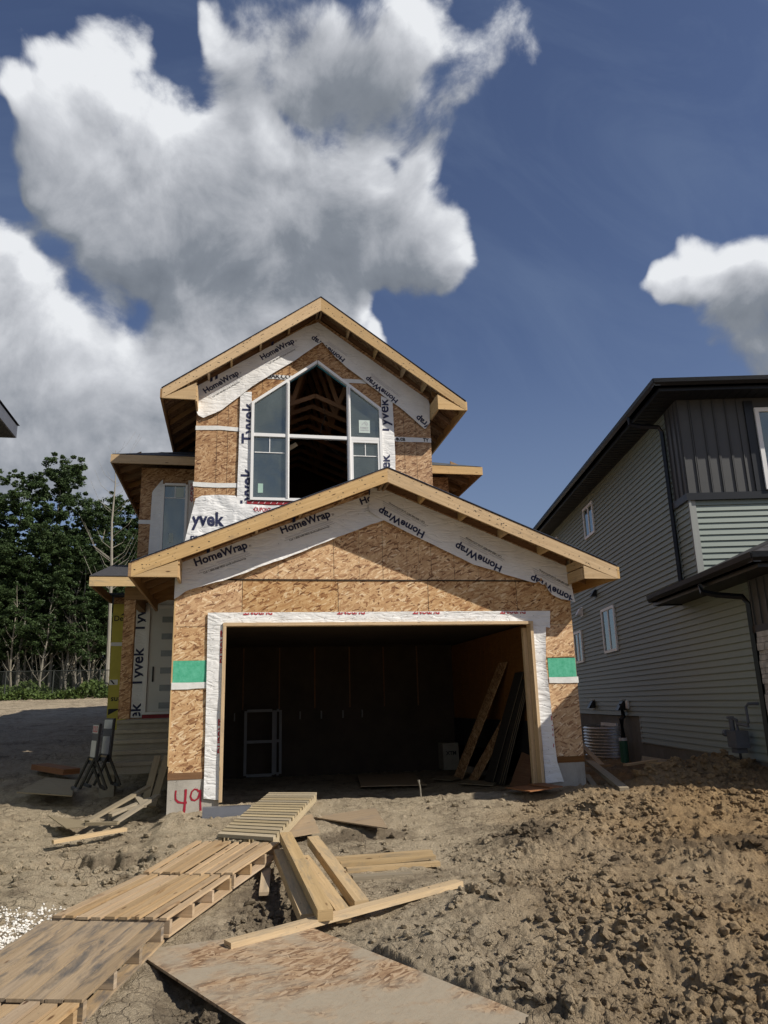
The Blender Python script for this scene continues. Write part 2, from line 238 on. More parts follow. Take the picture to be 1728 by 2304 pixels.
def make_concrete(name, col, dark, streak=1.0):
    m, n = mat(name); p = POS(n); v = n.noise(p, 2.2, 8, 0.7, 0.3); f = n.noise(p, 45, 5, 0.7); pit = n.rng(n.noise(p, 38, 2, 0.5), 0.68, 0.74)
    st = n.noise(n.mapping(p, scale=(9, 9, 1.2)), 1.0, 5, 0.6)
    c = n.mix(n.rng(v, 0.3, 0.7), dark, col); c = n.mix(n.math('MULTIPLY', n.rng(st, 0.5, 0.75), 0.4*streak), c, tuple(x*0.6 for x in dark)); c = n.mix(n.math('MULTIPLY', pit, 0.6), c, tuple(x*0.35 for x in dark))
    z = n.sep(p)[2]
    fin_(n, c, 0.85, n.bump(n.math('SUBTRACT', n.math('ADD', f, v), pit), 0.45, 0.008), spec=0.2)
make_concrete('concrete', (0.46, 0.43, 0.38), (0.31, 0.285, 0.245)); make_concrete('parging', (0.21, 0.215, 0.20), (0.13, 0.135, 0.125), 0.6); make_concrete('concrete_step', (0.36, 0.33, 0.265), (0.27, 0.245, 0.195), 0.4)
def make_glass():
    m, n = mat('glass'); n.n.remove(n.b)
    tr = n.new('ShaderNodeBsdfTransparent'); tr.inputs[0].default_value = (0.52, 0.60, 0.59, 1); gl = n.new('ShaderNodeBsdfGlossy'); gl.inputs['Roughness'].default_value = 0.015
    fr = n.new('ShaderNodeFresnel'); fr.inputs[0].default_value = 1.6; gl.inputs[0].default_value = (0.85, 0.93, 0.92, 1)
    df = n.new('ShaderNodeBsdfDiffuse'); df.inputs[0].default_value = (0.16, 0.20, 0.20, 1)
    m0 = n.new('ShaderNodeMixShader'); m0.inputs[0].default_value = 0.22; n.l.new(tr.outputs[0], m0.inputs[1]); n.l.new(df.outputs[0], m0.inputs[2])
    mx = n.new('ShaderNodeMixShader'); n.put(mx.inputs[0], n.math('MULTIPLY_ADD', fr.outputs[0], 1.1, 0.10, clamp=True)); n.l.new(m0.outputs[0], mx.inputs[1]); n.l.new(gl.outputs[0], mx.inputs[2]); n.l.new(mx.outputs[0], n.out.inputs[0])
make_glass()
def make_dirt(name, clod=False):
    m, n = mat(name); p = POS(n); xyz = n.sep(p)
    a = n.noise(p, 0.55, 5, 0.6); b = n.noise(p, 6, 7, 0.68); f = n.noise(p, 48, 6, 0.72); ff = n.noise(p, 190, 3, 0.7)
    pale = n.mix(n.rng(b, 0.3, 0.7), (0.54, 0.455, 0.325), (0.40, 0.325, 0.225)); brown = n.mix(n.rng(b, 0.3, 0.7), (0.45, 0.315, 0.17), (0.27, 0.18, 0.095))
    right = n.rng(n.math('ADD', n.math('SUBTRACT', xyz[0], n.math('MULTIPLY', xyz[1], 0.36)), n.math('MULTIPLY', n.math('SUBTRACT', a, 0.5), 4.0)), -0.6, 2.2)
    col = n.mix(right, pale, brown)
    col = n.mix(n.math('MULTIPLY', n.rng(n.noise(p, 1.7, 7, 0.7), 0.50, 0.66), 0.62), col, (0.125, 0.096, 0.066))
    col = n.mix(n.math('MULTIPLY', n.rng(f, 0.52, 0.68), 0.58), col, (0.125, 0.094, 0.063))
    col = n.mix(n.math('MULTIPLY', n.rng(ff, 0.60, 0.76), 0.45), col, (0.46, 0.40, 0.31))
    pebble = n.rng(n.voro(p, 16), 0.10, 0.06); pm = n.math('MULTIPLY', pebble, n.rng(n.noise(p, 2.4, 3), 0.58, 0.62)); col = n.mix(pm, col, (0.50, 0.46, 0.40))
    pv = n.vmath('ADD', p, n.vmath('SCALE', n.noise(p, 9, 4, 0.6, col=True), scale=0.12))
    ck = n.rng(n.voro(pv, 6.5, 'DISTANCE_TO_EDGE'), 0.05, 0.0); cm = n.math('MULTIPLY', ck, n.rng(n.noise(p, 0.8, 3), 0.45, 0.56)); cm = n.math('MULTIPLY', cm, n.math('SUBTRACT', 1.0, right))
    col = n.mix(n.math('MULTIPLY', cm, 0.6), col, (0.10, 0.08, 0.06))
    dark_patch = None  # darker brown patches at set spots, edges broken by noise
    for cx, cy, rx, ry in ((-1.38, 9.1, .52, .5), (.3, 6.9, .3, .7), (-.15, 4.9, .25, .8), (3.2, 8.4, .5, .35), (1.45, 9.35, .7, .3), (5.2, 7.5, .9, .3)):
        dd = n.vmath('LENGTH', n.vmath('MULTIPLY', n.vmath('SUBTRACT', p, (cx, cy, 0)), (1/rx, 1/ry, 0))); q_ = n.rng(n.math('ADD', dd, n.math('MULTIPLY', n.math('SUBTRACT', n.noise(p, 3.2, 5, 0.65), 0.5), 2.2)), 1.25, 0.75); dark_patch = q_ if dark_patch is None else n.math('MAXIMUM', dark_patch, q_)
    col = n.mix(n.math('MULTIPLY', dark_patch, 0.62), col, (0.105, 0.080, 0.055))
    h = n.math('ADD', n.math('MULTIPLY', f, 0.7), n.math('MULTIPLY', ff, 0.35)); h = n.math('SUBTRACT', h, n.math('MULTIPLY', cm, 0.5)); h = n.math('ADD', h, n.math('MULTIPLY', b, 0.8))
    fin_(n, col, 0.93, n.bump(h, 1.0, 0.042), spec=0.12)
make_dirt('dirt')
simple('gravel_white', (0.72, 0.70, 0.66), 0.8, 0.2, 30, 0.3)
def make_leaf(name, c1, c2):
    m, n = mat(name); oi = n.new('ShaderNodeObjectInfo').outputs['Random']; geo = n.new('ShaderNodeNewGeometry').outputs['Random Per Island']; p = POS(n)
    c = n.mix(n.rng(n.math('ADD', n.math('MULTIPLY', n.noise(p, 0.9, 4, 0.6), 0.9), n.math('MULTIPLY', geo, 0.5)), 0.35, 1.05), c1, c2)
    c = n.mix(n.math('MULTIPLY', oi, 0.25), c, (0.05, 0.075, 0.03))
    fin_(n, c, 0.55, spec=0.25); n.b.inputs['Transmission Weight'].default_value = 0.0
    tl = n.new('ShaderNodeBsdfTranslucent'); n.put(tl.inputs[0], c); mx = n.new('ShaderNodeMixShader'); mx.inputs[0].default_value = 0.22
    n.l.new(n.b.outputs[0], mx.inputs[1]); n.l.new(tl.outputs[0], mx.inputs[2]); n.l.new(mx.outputs[0], n.out.inputs[0])
make_leaf('leaf', (0.030, 0.054, 0.022), (0.085, 0.135, 0.045)); make_leaf('leaf_low', (0.05, 0.085, 0.02), (0.12, 0.17, 0.045))

# ---------------------------------------------------------------- mesh helpers
def V(*a): return Vector(a)
class MB:
    def __init__(s, *mats): s.v = []; s.f = []; s.uv = []; s.mi = []; s.mats = list(mats)
    def face(s, pts, uvs, mi=0):
        k = len(s.v); s.v += [tuple(p) for p in pts]; s.f.append(tuple(range(k, k+len(pts)))); s.uv.append(uvs); s.mi.append(mi)
    def planar(s, pts, mi=0, off=(0, 0)):
        a, b, c = Vector(pts[0]), Vector(pts[1]), Vector(pts[2]); nn = (b-a).cross(c-b)
        if nn.length < 1e-12 and len(pts) > 3: nn = (c-b).cross(Vector(pts[3])-c)
        ax = max(range(3), key=lambda i: abs(nn[i])); u, v = [(1, 2), (0, 2), (0, 1)][ax]
        s.face(pts, [(p[u]+off[0], p[v]+off[1]) for p in pts], mi)
    def prism(s, poly, vec, mi=0, off=(0, 0), side=None):
        poly = [Vector(p) for p in poly]; vec = Vector(vec); back = [p+vec for p in poly]; n = len(poly)
        nn = Vector((0, 0, 0))
        for i in range(n): nn += poly[i].cross(poly[(i+1) % n])
        if nn.dot(vec) > 0: poly.reverse(); back.reverse()
        s.planar(poly, mi, off); s.planar(back[::-1], mi, off)
        for i in range(n):
            j = (i+1) % n; s.planar([poly[j], poly[i], back[i], back[j]], mi if side is None else side, off)
        return s
    def box(s, x0, x1, y0, y1, z0, z1, mi=0, off=None):
        if off is None: off = (random.random()*7, random.random()*7)
        return s.prism([(x0, y0, z0), (x1, y0, z0), (x1, y0, z1), (x0, y0, z1)], (0, y1-y0, 0), mi, off)
    def beam(s, p0, p1, w, h, up=(0, 0, 1), mi=0, ends=None):
        """bar from p0 to p1 (centre line), w across, h along up; grain runs along it"""
        p0 = Vector(p0); p1 = Vector(p1); d = (p1-p0); L = d.length; d = d/L; sd = d.cross(Vector(up))
        if sd.length < 1e-5: sd = d.cross(Vector((1, 0, 0)))
        sd.normalize(); u = sd.cross(d).normalized(); r = (random.random()*9, random.random()*9)
        c = [(-w/2, -h/2), (w/2, -h/2), (w/2, h/2), (-w/2, h/2)]; A = [p0+sd*a+u*b for a, b in c]; B = [p1+sd*a+u*b for a, b in c]
        acc = 0
        for i in range(4):
            j = (i+1) % 4; wd = w if i % 2 == 0 else h
            s.face([A[i], B[i], B[j], A[j]][::-1], [(r[0], r[1]+acc), (r[0]+L, r[1]+acc), (r[0]+L, r[1]+acc+wd), (r[0], r[1]+acc+wd)][::-1], mi); acc += wd
        e = mi if ends is None else ends
        s.face(A, [(r[0]+a*.1, r[1]+b) for a, b in c], e); s.face(B[::-1], [(r[0]+a*.1, r[1]+b) for a, b in c][::-1], e); return s
    def slab(s, quad, th, mi=0, along=True):
        """board whose top is the quad (4 points a,b,c,d; grain a->b); th thick downward"""
        a, b, c, d = [Vector(p) for p in quad]; r = (random.random()*9, random.random()*9)
        L = (b-a).length; w = (d-a).length; nn = (b-a).cross(d-a).normalized()
        if nn.z < 0: a, b, c, d = d, c, b, a; nn = -nn
        lo = [p-nn*th for p in (a, b, c, d)]; t = [a, b, c, d]; uv = [(r[0], r[1]), (r[0]+L, r[1]), (r[0]+L, r[1]+w), (r[0], r[1]+w)]
        s.face(t, uv, mi); s.face(lo[::-1], uv[::-1], mi)
        for i in range(4):
            j = (i+1) % 4; l2 = (t[j]-t[i]).length
            if i % 2 == 0: uu = [(r[0]+l2, r[1]), (r[0], r[1]), (r[0], r[1]-th), (r[0]+l2, r[1]-th)]
            else: uu = [(r[0], r[1]+l2), (r[0], r[1]), (r[0]+th*.3, r[1]), (r[0]+th*.3, r[1]+l2)]
            s.face([t[j], t[i], lo[i], lo[j]], uu, mi)
        return s
    def tube(s, pts, r, n=8, mi=0, cap=True):
        pts = [Vector(p) for p in pts]; rr = r if hasattr(r, '__len__') else [r]*len(pts); rings = []; acc = 0; L = [0]
        for i in range(1, len(pts)): acc += (pts[i]-pts[i-1]).length; L.append(acc)
        for i, p in enumerate(pts):
            d = (pts[min(i+1, len(pts)-1)]-pts[max(i-1, 0)]).normalized(); a = d.cross(Vector((0, 0, 1)))
            if a.length < 0.05: a = d.cross(Vector((1, 0, 0)))
            a.normalize(); b = a.cross(d).normalized(); rings.append([p+(a*math.cos(t)+b*math.sin(t))*rr[i] for t in [2*math.pi*k/n for k in range(n)]])
        for i in range(len(pts)-1):
            for k in range(n):
                j = (k+1) % n; s.face([rings[i][k], rings[i+1][k], rings[i+1][j], rings[i][j]], [(L[i], k*.05), (L[i+1], k*.05), (L[i+1], k*.05+.05), (L[i], k*.05+.05)], mi)
        if cap: s.face(rings[0][::-1], [(0, 0)]*n, mi); s.face(rings[-1], [(0, 0)]*n, mi)
        return s
    def grid(s, P, mi=0, uv=None):
        nr, nc = len(P), len(P[0])
        for i in range(nr-1):
            for j in range(nc-1):
                q = [P[i][j], P[i][j+1], P[i+1][j+1], P[i+1][j]]
                s.face(q, [(p[0], p[2]) for p in q] if uv is None else [uv(p) for p in q], mi)
        return s
    def build(s, name, parent=None, loc=None, label=None, smooth=False, bevel=0.0, weld=False, **props):
        me = bpy.data.meshes.new(name); org = Vector(ORG[parent.name]) if parent is not None else Vector(loc or (0, 0, 0))
        if weld:
            key = {}; idx = []; nv = []
            for p in s.v:
                k = (round(p[0], 4), round(p[1], 4), round(p[2], 4))
                if k not in key: key[k] = len(nv); nv.append(p)
                idx.append(key[k])
            fs = [tuple(idx[i] for i in f) for f in s.f]; vs = nv
        else: fs = s.f; vs = s.v
        if parent is None and loc is None:
            org = Vector((sum(p[0] for p in vs)/len(vs), sum(p[1] for p in vs)/len(vs), min(p[2] for p in vs)))
        me.from_pydata([(p[0]-org.x, p[1]-org.y, p[2]-org.z) for p in vs], [], fs)
        ul = me.uv_layers.new(name='UVMap'); ul.data.foreach_set('uv', [c for f in s.uv for p in f for c in p])
        for m in s.mats: me.materials.append(MATS[m])
        me.polygons.foreach_set('material_index', s.mi)
        if smooth: me.polygons.foreach_set('use_smooth', [True]*len(me.polygons))
        me.update()
        o = bpy.data.objects.new(name, me); COL.objects.link(o)
        if parent is not None:
            o.parent = parent if not isinstance(parent, str) else bpy.data.objects[parent]; ORG[o.name] = tuple(org)
        else: o.location = org; ORG[o.name] = tuple(org)
        if bevel > 0:
            b = o.modifiers.new('edge', 'BEVEL'); b.width = bevel; b.segments = 1; b.limit_method = 'ANGLE'
            if not weld: me.update()
        if label: o['label'] = label
        for k, v in props.items(): o[k] = v
        return o
ORG = {}
def thing(name, label, cat, loc, rotz=0.0, group=None, org=None):
    o = bpy.data.objects.new(name, None); COL.objects.link(o); o.location = loc; o.rotation_euler = (0, 0, rotz); o.empty_display_size = 0.2
    o['label'] = label; o['category'] = cat
    if group: o['group'] = group
    ORG[o.name] = tuple(org if org is not None else loc); return o
def tag(o, label, cat, group=None):
    o['label'] = label; o['category'] = cat
    if group: o['group'] = group
    return o

# numpy noise
def _h(ix, iy, s):
    h = (ix.astype(np.int64)*374761393 + iy.astype(np.int64)*668265263 + s*974634777) & 0xffffffff
    h = ((h ^ (h >> 13))*1274126177) & 0xffffffff; h = h ^ (h >> 16); return (h & 0xffff)/65535.0
def vnoise(x, y, s=0):
    x = np.asarray(x, float); y = np.asarray(y, float); ix = np.floor(x); iy = np.floor(y); fx = x-ix; fy = y-iy; fx = fx*fx*fx*(fx*(fx*6-15)+10); fy = fy*fy*fy*(fy*(fy*6-15)+10)
    a = _h(ix, iy, s); b = _h(ix+1, iy, s); c = _h(ix, iy+1, s); d = _h(ix+1, iy+1, s); return (a*(1-fx)+b*fx)*(1-fy)+(c*(1-fx)+d*fx)*fy
def fbm(x, y, o=5, s=0, r=0.5):
    t = 0; a = 1; n = 0
    for i in range(o): t = t+a*vnoise(x, y, s+i*17); n += a; a *= r; x = x*2.03+5.1; y = y*2.03+3.7
    return t/n
def domes(x, y, cs, s, prob=0.6):
    gx = x/cs; gy = y/cs; ix = np.floor(gx); iy = np.floor(gy); best = np.zeros_like(gx)
    for dx in (-1, 0, 1):
        for dy in (-1, 0, 1):
            cx = ix+dx; cy = iy+dy; px = cx+0.15+0.7*_h(cx, cy, s); py = cy+0.15+0.7*_h(cx, cy, s+1); r = 0.22+0.40*_h(cx, cy, s+2)
            k = (_h(cx, cy, s+3) < prob)*(0.35+0.65*_h(cx, cy, s+4)); d2 = ((gx-px)**2+(gy-py)**2)/(r*r); best = np.maximum(best, k*r*1.6*np.clip(1-d2, 0, 1)**0.75)
    return best
def sstep(a, b, x): t = np.clip((x-a)/(b-a), 0, 1); return t*t*(3-2*t)
def G2(x, y, cx, cy, sx, sy=None): sy = sy or sx; return np.exp(-((x-cx)**2/(2*sx*sx)+(y-cy)**2/(2*sy*sy)))
def rough_mask(x, y):
    e = (fbm(x*0.9, y*0.9, 3, 91)-0.5)*2.6; m = sstep(-0.7, 0.7, x-(1.15+0.53*(y-5))+e)
    m = m*(1-0.85*sstep(10.4, 11.2, y)*sstep(5.1, 4.5, x)); return m
def ground_z(x, y, detail=True):
    x = np.asarray(x, float); y = np.asarray(y, float)
    L = np.interp(y, [-60, 0, 6, 9, 11.2, 13, 16, 20, 26, 30, 36, 43, 60, 200], [0, 0, 0.03, 0.11, 0.21, 0.34, 0.86, 1.22, 1.50, 1.66, 2.2, 2.80, 3.3, 4.0])
    Rr = np.interp(y, [-60, 0, 6, 9, 11.2, 13, 16, 20, 30, 43, 60, 200], [0, 0, 0.03, 0.12, 0.22, 0.25, 0.22, 0.40, 1.2, 2.2, 3.0, 4.0])
    Mi = np.interp(y, [-60, 0, 6, 9, 10.8, 11.35, 12.3, 18, 20, 30, 43, 60, 200], [0, 0, 0.03, 0.13, 0.31, 0.35, 0.17, 0.17, 0.9, 1.5, 2.6, 3.3, 4.0])
    wl = sstep(-0.75, -1.05, x); wr = sstep(5.0, 5.6, x); z = L*wl+Rr*wr+Mi*(1-wl-wr)
    nearg = sstep(8.5, 10.8, y)*sstep(12.5, 11.4, y)*sstep(0.4, -0.5, x); z = z-0.06*nearg*(x > -3)
    z = z+0.05*(fbm(x*0.35, y*0.35, 4, 3)-0.5)*2*sstep(60, 20, y)+0.05*(fbm(x*0.5, y*2.0, 4, 303)-0.5)*2*sstep(-0.9, -1.6, x)*sstep(40, 20, y)
    out = (y > 11.25) & (x > -0.8) & (x < 5.2)
    z = z + 0.46*G2(x, y, 6.75, 10.6, 0.95, 0.6)+0.16*G2(x, y, 5.2, 9.4, 0.8, 0.6)+0.16*G2(x, y, 7.4, 9.6, 1.2, 0.8)+0.14*G2(x, y, 3.35, 8.35, 0.35, 0.3)
    z = z + 0.15*G2(x, y, 2.15, 6.2, 0.5, 0.35)+0.16*G2(x, y, 3.1, 5.2, 0.5, 0.3)+0.10*G2(x, y, 1.35, 5.35, 0.2)+0.12*G2(x, y, 4.3, 6.8, 0.5, 0.3)
    z = z - 0.15*G2(x, y, 2.55, 4.55, 0.35, 0.2)-0.30*sstep(1.25, 0.70, np.hypot((x+1.42)/0.50, (y-9.05)/0.50)+(fbm(x*3.5, y*3.5, 4, 401)-0.5)*0.9)+0.06*G2(x, y, -1.5, 8.3, 0.5, 0.14)-0.10*G2(x, y, -1.05, 7.6, 0.25, 0.3)-0.10*G2(x, y, 0.35, 7.0, 0.28, 0.6)-0.07*G2(x, y, -0.2, 4.9, 0.16, 0.5)
    z = z + 0.08*G2(x, y, -1.8, 8.1, 0.25, 0.5)+0.07*G2(x, y, -.75, 10.55, 0.35, 0.2)
    # strip under the pallets is packed up a little
    t = np.clip((y-3.6)/(9.0-3.6), 0, 1); px = -1.25+t*(0.15+1.25); z = z+0.035*np.exp(-((x-px)/0.45)**2)*sstep(9.4, 8.6, y)*sstep(2.5, 3.5, y)
    z = z+0.09*G2(x, y, 0.55, 8.3, 0.18)
    if detail:
        m = rough_mask(x, y)*sstep(24, 15, y)
        dig = np.clip(G2(x, y, -1.42, 8.9, 0.5, 0.5)+G2(x, y, -0.1, 5.0, 0.22, 0.9)+G2(x, y, 0.35, 6.7, 0.3, 1.0)+G2(x, y, 1.3, 9.3, 0.6, 0.35)+.8*G2(x, y, -0.9, 10.6, 0.7, 0.25), 0, 1)
        m = np.clip(m+dig*0.85, 0, 1)
        smooth = 0.06*(fbm(x*1.8, y*2.8, 5, 21)-0.5)+0.040*(fbm(x*6, y*9, 5, 25, 0.65)-0.5)+0.03*(0.25-np.abs(fbm(x*3.1, y*4.2, 4, 27, 0.6)-0.5)*2)
        wx = x+0.10*(fbm(x*5, y*5, 3, 41)-0.5)*2; wy = y+0.10*(fbm(x*5, y*5, 3, 47)-0.5)*2
        cl = 0.055*domes(wx, wy, 0.46, 51, 0.35)+0.06*domes(wx, wy, 0.21, 61, 0.5)
        wx = x+0.03*(fbm(x*18, y*18, 2, 43)-0.5)*2; wy = y+0.03*(fbm(x*18, y*18, 2, 49)-0.5)*2
        cl = cl+0.050*domes(wx, wy, 0.105, 71, 0.6)+0.034*domes(wx, wy, 0.055, 81, 0.7)+0.018*domes(wx*1.3, wy, 0.028, 87, 0.8)
        mod = 0.25+0.95*sstep(0.38, 0.66, fbm(x*0.85, y*1.1, 3, 131)); cl = cl*mod
        rg = cl*0.8 + 0.20*(fbm(x*1.7, y*1.9, 6, 95, 0.48)-0.5) + 0.05*(0.25-np.abs(fbm(x*6, y*6, 4, 99, 0.5)-0.5)*2)*(.4+mod)+0.030*(fbm(x*14, y*14, 3, 199, 0.5)-0.5)
        z = z+rg*m+smooth*(1-0.6*m)*sstep(80, 30, y)+(1-m)*0.028*domes(wx, wy, 0.09, 73, 0.22)*sstep(30, 18, y)
        # tyre/foot lumps in front of the garage
        fr = G2(x, y, 3.0, 9.6, 1.8, 1.2); z = z+fr*(0.05*(fbm(x*1.4, y*3.0, 4, 33, 0.6)-0.5)*2)
        t = np.clip((y-3.4)/(8.9-3.4), 0, 1); px = -1.42+t*1.52; inp = sstep(.66, .50, np.abs(x-px))*sstep(9.2, 8.8, y); z = np.where(inp > 0, np.minimum(z, (.055+.165*t)*inp+(1-inp)*9), z)
        e = lambda a, b: ((b[0]-a[0])*(y-a[1])-(b[1]-a[1])*(x-a[0]))/math.hypot(b[0]-a[0], b[1]-a[1]); Q = [(-.62, 5.90), (.60, 6.06), (1.55, 4.15), (.52, 3.66)]; dq = -np.maximum.reduce([e(Q[i], Q[(i+1) % 4]) for i in range(4)]); z = np.where(dq > -.04, np.minimum(z, .045+np.clip(-dq, 0, .04)*1.0), z)
        out = out & (y > 11.35); z = np.where(out, np.minimum(z, np.interp(y, [11.35, 12.3], [.37, .20])), z)
    return z
def gz(x, y, d=False): return float(ground_z(np.array([x]), np.array([y]), d)[0])

# ---------------------------------------------------------------- ground: one sheet to the horizon
def build_ground():
    fine = np.arange(-26, 50, 0.088); coarse = np.arange(50, 334, 4.0); az = np.radians(np.concatenate([fine, coarse])); nA = len(az)
    rr = [0.3, 1.2, 2.2, 2.9]; r = 3.3
    while r < 15: rr.append(r); r *= 1.0034
    while r < 60: rr.append(r); r *= 1.012
    while r < 2600: rr.append(r); r *= 1.15
    rr = np.array(rr); R, A = np.meshgrid(rr, az, indexing='ij'); X = R*np.sin(A); Y = R*np.cos(A); Z = ground_z(X.ravel(), Y.ravel()).reshape(X.shape)
    v = np.stack([X, Y, Z], -1).reshape(-1, 3); nR = len(rr); i, j = np.meshgrid(np.arange(nR-1), np.arange(nA), indexing='ij'); j2 = (j+1) % nA
    f = np.stack([i*nA+j, (i+1)*nA+j, (i+1)*nA+j2, i*nA+j2], -1).reshape(-1, 4)[:, ::-1]
    c = len(v); v = np.vstack([v, [[0, 0, gz(0, 0)]]]); fan = [(c, k, (k+1) % nA) for k in range(nA)]
    me = bpy.data.meshes.new('ground'); me.vertices.add(len(v)); me.vertices.foreach_set('co', v.ravel())
    loops = np.concatenate([f.ravel(), np.array(fan)[:, ::-1].ravel()]); me.loops.add(len(loops)); me.loops.foreach_set('vertex_index', loops.astype(np.int32))
    nq = len(f); starts = np.concatenate([np.arange(nq)*4, nq*4+np.arange(len(fan))*3]).astype(np.int32); me.polygons.add(len(starts)); me.polygons.foreach_set('loop_start', starts)
    me.polygons.foreach_set('use_smooth', np.ones(len(starts), bool)); me.update(calc_edges=True); me.validate()
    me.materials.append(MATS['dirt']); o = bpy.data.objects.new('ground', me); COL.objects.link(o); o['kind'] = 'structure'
build_ground()

def ico(sub=1):
    import bmesh
    bm = bmesh.new(); bmesh.ops.create_icosphere(bm, subdivisions=sub, radius=1.0); v = np.array([p.co[:] for p in bm.verts]); f = np.array([[q.index for q in p.verts] for p in bm.faces]); bm.free(); return v, f
def lumps(name, pts, sizes, matname, flat=0.7, sub=2, sink=0.35, jag=0.35, label=None, **props):
    bv, bf = ico(sub); VV = []; FF = []; k = 0
    for (x, y, z), s in zip(pts, sizes):
        n = 1+jag*(RNG.random(len(bv))-0.5)*2*(1 if sub == 1 else 0.45)
        dirs = RNG.normal(size=(5, 3)); dirs /= np.linalg.norm(dirs, axis=1)[:, None]
        for d in dirs: n = n*(1-0.32*np.clip(bv@d-0.45, 0, 1)/0.55*jag*2)
        sc = np.array([1+0.4*(RNG.random()-.5), 1+0.4*(RNG.random()-.5), flat*(0.8+0.4*RNG.random())])*s; a = RNG.random()*6.28; ca, sa = math.cos(a), math.sin(a)
        p = bv*n[:, None]*sc; p = np.stack([p[:, 0]*ca-p[:, 1]*sa, p[:, 0]*sa+p[:, 1]*ca, p[:, 2]], -1)+np.array([x, y, z+s*flat*(1-sink)-s*flat*0.25]); VV.append(p); FF.append(bf+k); k += len(bv)
    v = np.vstack(VV); f = np.vstack(FF); me = bpy.data.meshes.new(name); me.from_pydata(v.tolist(), [], f.tolist()); me.materials.append(MATS[matname]); me.update()
    o = bpy.data.objects.new(name, me); COL.objects.link(o)
    for kk, vv in props.items(): o[kk] = vv
    if label: o['label'] = label
    return o
# loose lumps of earth (uncountable)
N = 110000; xs = RNG.uniform(-3.5, 9.5, N); ys = 3.2+8.8*RNG.random(N)**1.4; mk = rough_mask(xs, ys); dg = G2(xs, ys, -1.4, 8.8, 0.5)+G2(xs, ys, -0.1, 4.9, 0.2, 0.9)+G2(xs, ys, 0.3, 6.6, 0.25, 0.9)
pk_ = sstep(0.36, 0.64, fbm(xs*1.1, ys*1.3, 4, 231)); keep = (RNG.random(N) < np.clip(mk*(0.25+0.75*pk_)+dg*.9+G2(xs, ys, 2.6, 4.8, .5, .3)+0.06, 0, 1)) & ~((ys > 11.0) & (xs < 5.3) & (xs > -1)); xs = xs[keep]; ys = ys[keep]; zs = ground_z(xs, ys)
def blocked(x, y):
    t = (y-3.6)/(9.2-3.6); px = -1.1+t*1.15; return abs(x-px) < 0.55 and y < 9.0
def on_sheet(x, y):
    e = lambda a, b: (b[0]-a[0])*(y-a[1])-(b[1]-a[1])*(x-a[0]); q = [(-0.66, 5.92), (0.62, 6.12), (1.72, 4.15), (0.42, 3.45)]
    return all(e(q[i], q[(i+1) % 4]) < 0 for i in range(4))
ok = [i for i in range(len(xs)) if not blocked(xs[i], ys[i]) and not on_sheet(xs[i], ys[i])]
pts = [(xs[i], ys[i], zs[i]) for i in ok]; sz = 0.0045+0.046*RNG.random(len(pts))**6.5*(0.6+0.7*pk_[keep][ok])
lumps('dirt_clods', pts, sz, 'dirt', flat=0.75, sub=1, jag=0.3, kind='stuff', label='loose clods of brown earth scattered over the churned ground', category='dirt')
big = [(3.3, 8.4, .17), (3.15, 8.2, .12), (3.5, 8.25, .13), (2.05, 6.1, .11), (2.2, 6.35, .14), (1.9, 6.3, .08), (3.05, 5.3, .15), (3.35, 5.15, .12), (2.75, 5.3, .10), (3.7, 5.5, .12), (1.55, 5.5, .08), (1.85, 4.6, .09), (4.4, 6.8, .10), (6.4, 10.6, .13), (6.9, 10.9, .14), (6.1, 10.0, .10), (7.3, 10.3, .11), (0.12, 6.9, .08), (-0.12, 4.75, .11), (-0.2, 5.1, .06), (0.16, 6.65, .09), (0.05, 6.4, .07), (-1.15, 8.15, .09), (-1.0, 7.7, .07), (4.9, 9.2, .10), (5.5, 9.0, .09), (1.45, 9.1, .07), (1.7, 8.95, .05), (2.4, 4.1, .08), (3.9, 4.9, .12), (2.62, 5.75, .07)]
for _ in range(70):
    x = RNG.uniform(1.6, 8.2); y = RNG.uniform(4.2, 10.9)
    if rough_mask(np.array([x]), np.array([y]))[0] > .6 and x < 1.2+y*.78: big.append((x, y, .05+.11*RNG.random()**2))
for _ in range(16): big.append((RNG.uniform(5.6, 7.6), RNG.uniform(9.9, 10.9), RNG.uniform(.07, .17)))
for _ in range(14): big.append((2.6+RNG.normal(0, .35), 4.75+RNG.normal(0, .18), RNG.uniform(.04, .11)))
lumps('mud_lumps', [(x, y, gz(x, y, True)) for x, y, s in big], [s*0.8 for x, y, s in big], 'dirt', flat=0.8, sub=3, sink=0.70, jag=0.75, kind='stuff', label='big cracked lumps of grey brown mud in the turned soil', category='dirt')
# white gravel at the left
N = 16000; gx = -2.3+RNG.normal(0, .6, N); gy = 6.55+RNG.normal(0, .5, N); gg = [(a, b) for a, b in zip(gx, gy) if a < -1.28+0.36*(b-6.24)-0.03 and ((a+2.3)/1.3)**2+((b-6.6)/0.95)**2 < 1+0.25*math.sin(a*9+b*7)]
gg = np.array(gg)[:7000]; gzz = ground_z(gg[:, 0], gg[:, 1]); lumps('gravel', [(a, b, c) for (a, b), c in zip(gg, gzz)], 0.006+0.009*RNG.random(len(gg)), 'gravel_white', flat=0.8, sub=1, kind='stuff', label='patch of white crushed gravel beside the wooden pallets', category='gravel')

# ---------------------------------------------------------------- unfinished house
H = thing('unfinished_house', 'unfinished two storey house clad in bare OSB sheets and white wrap, with an open garage', 'house', (2.21, 11.2, 0.3))
YG, YU, YW = 11.2, 14.5, 16.0       # garage front, upper gable front, wing front
T = 0.16
def rake(x): return 5.09-0.41*abs(x-2.21)     # top of garage fascia
def urake(x): return 9.82-0.715*abs(x-1.60)
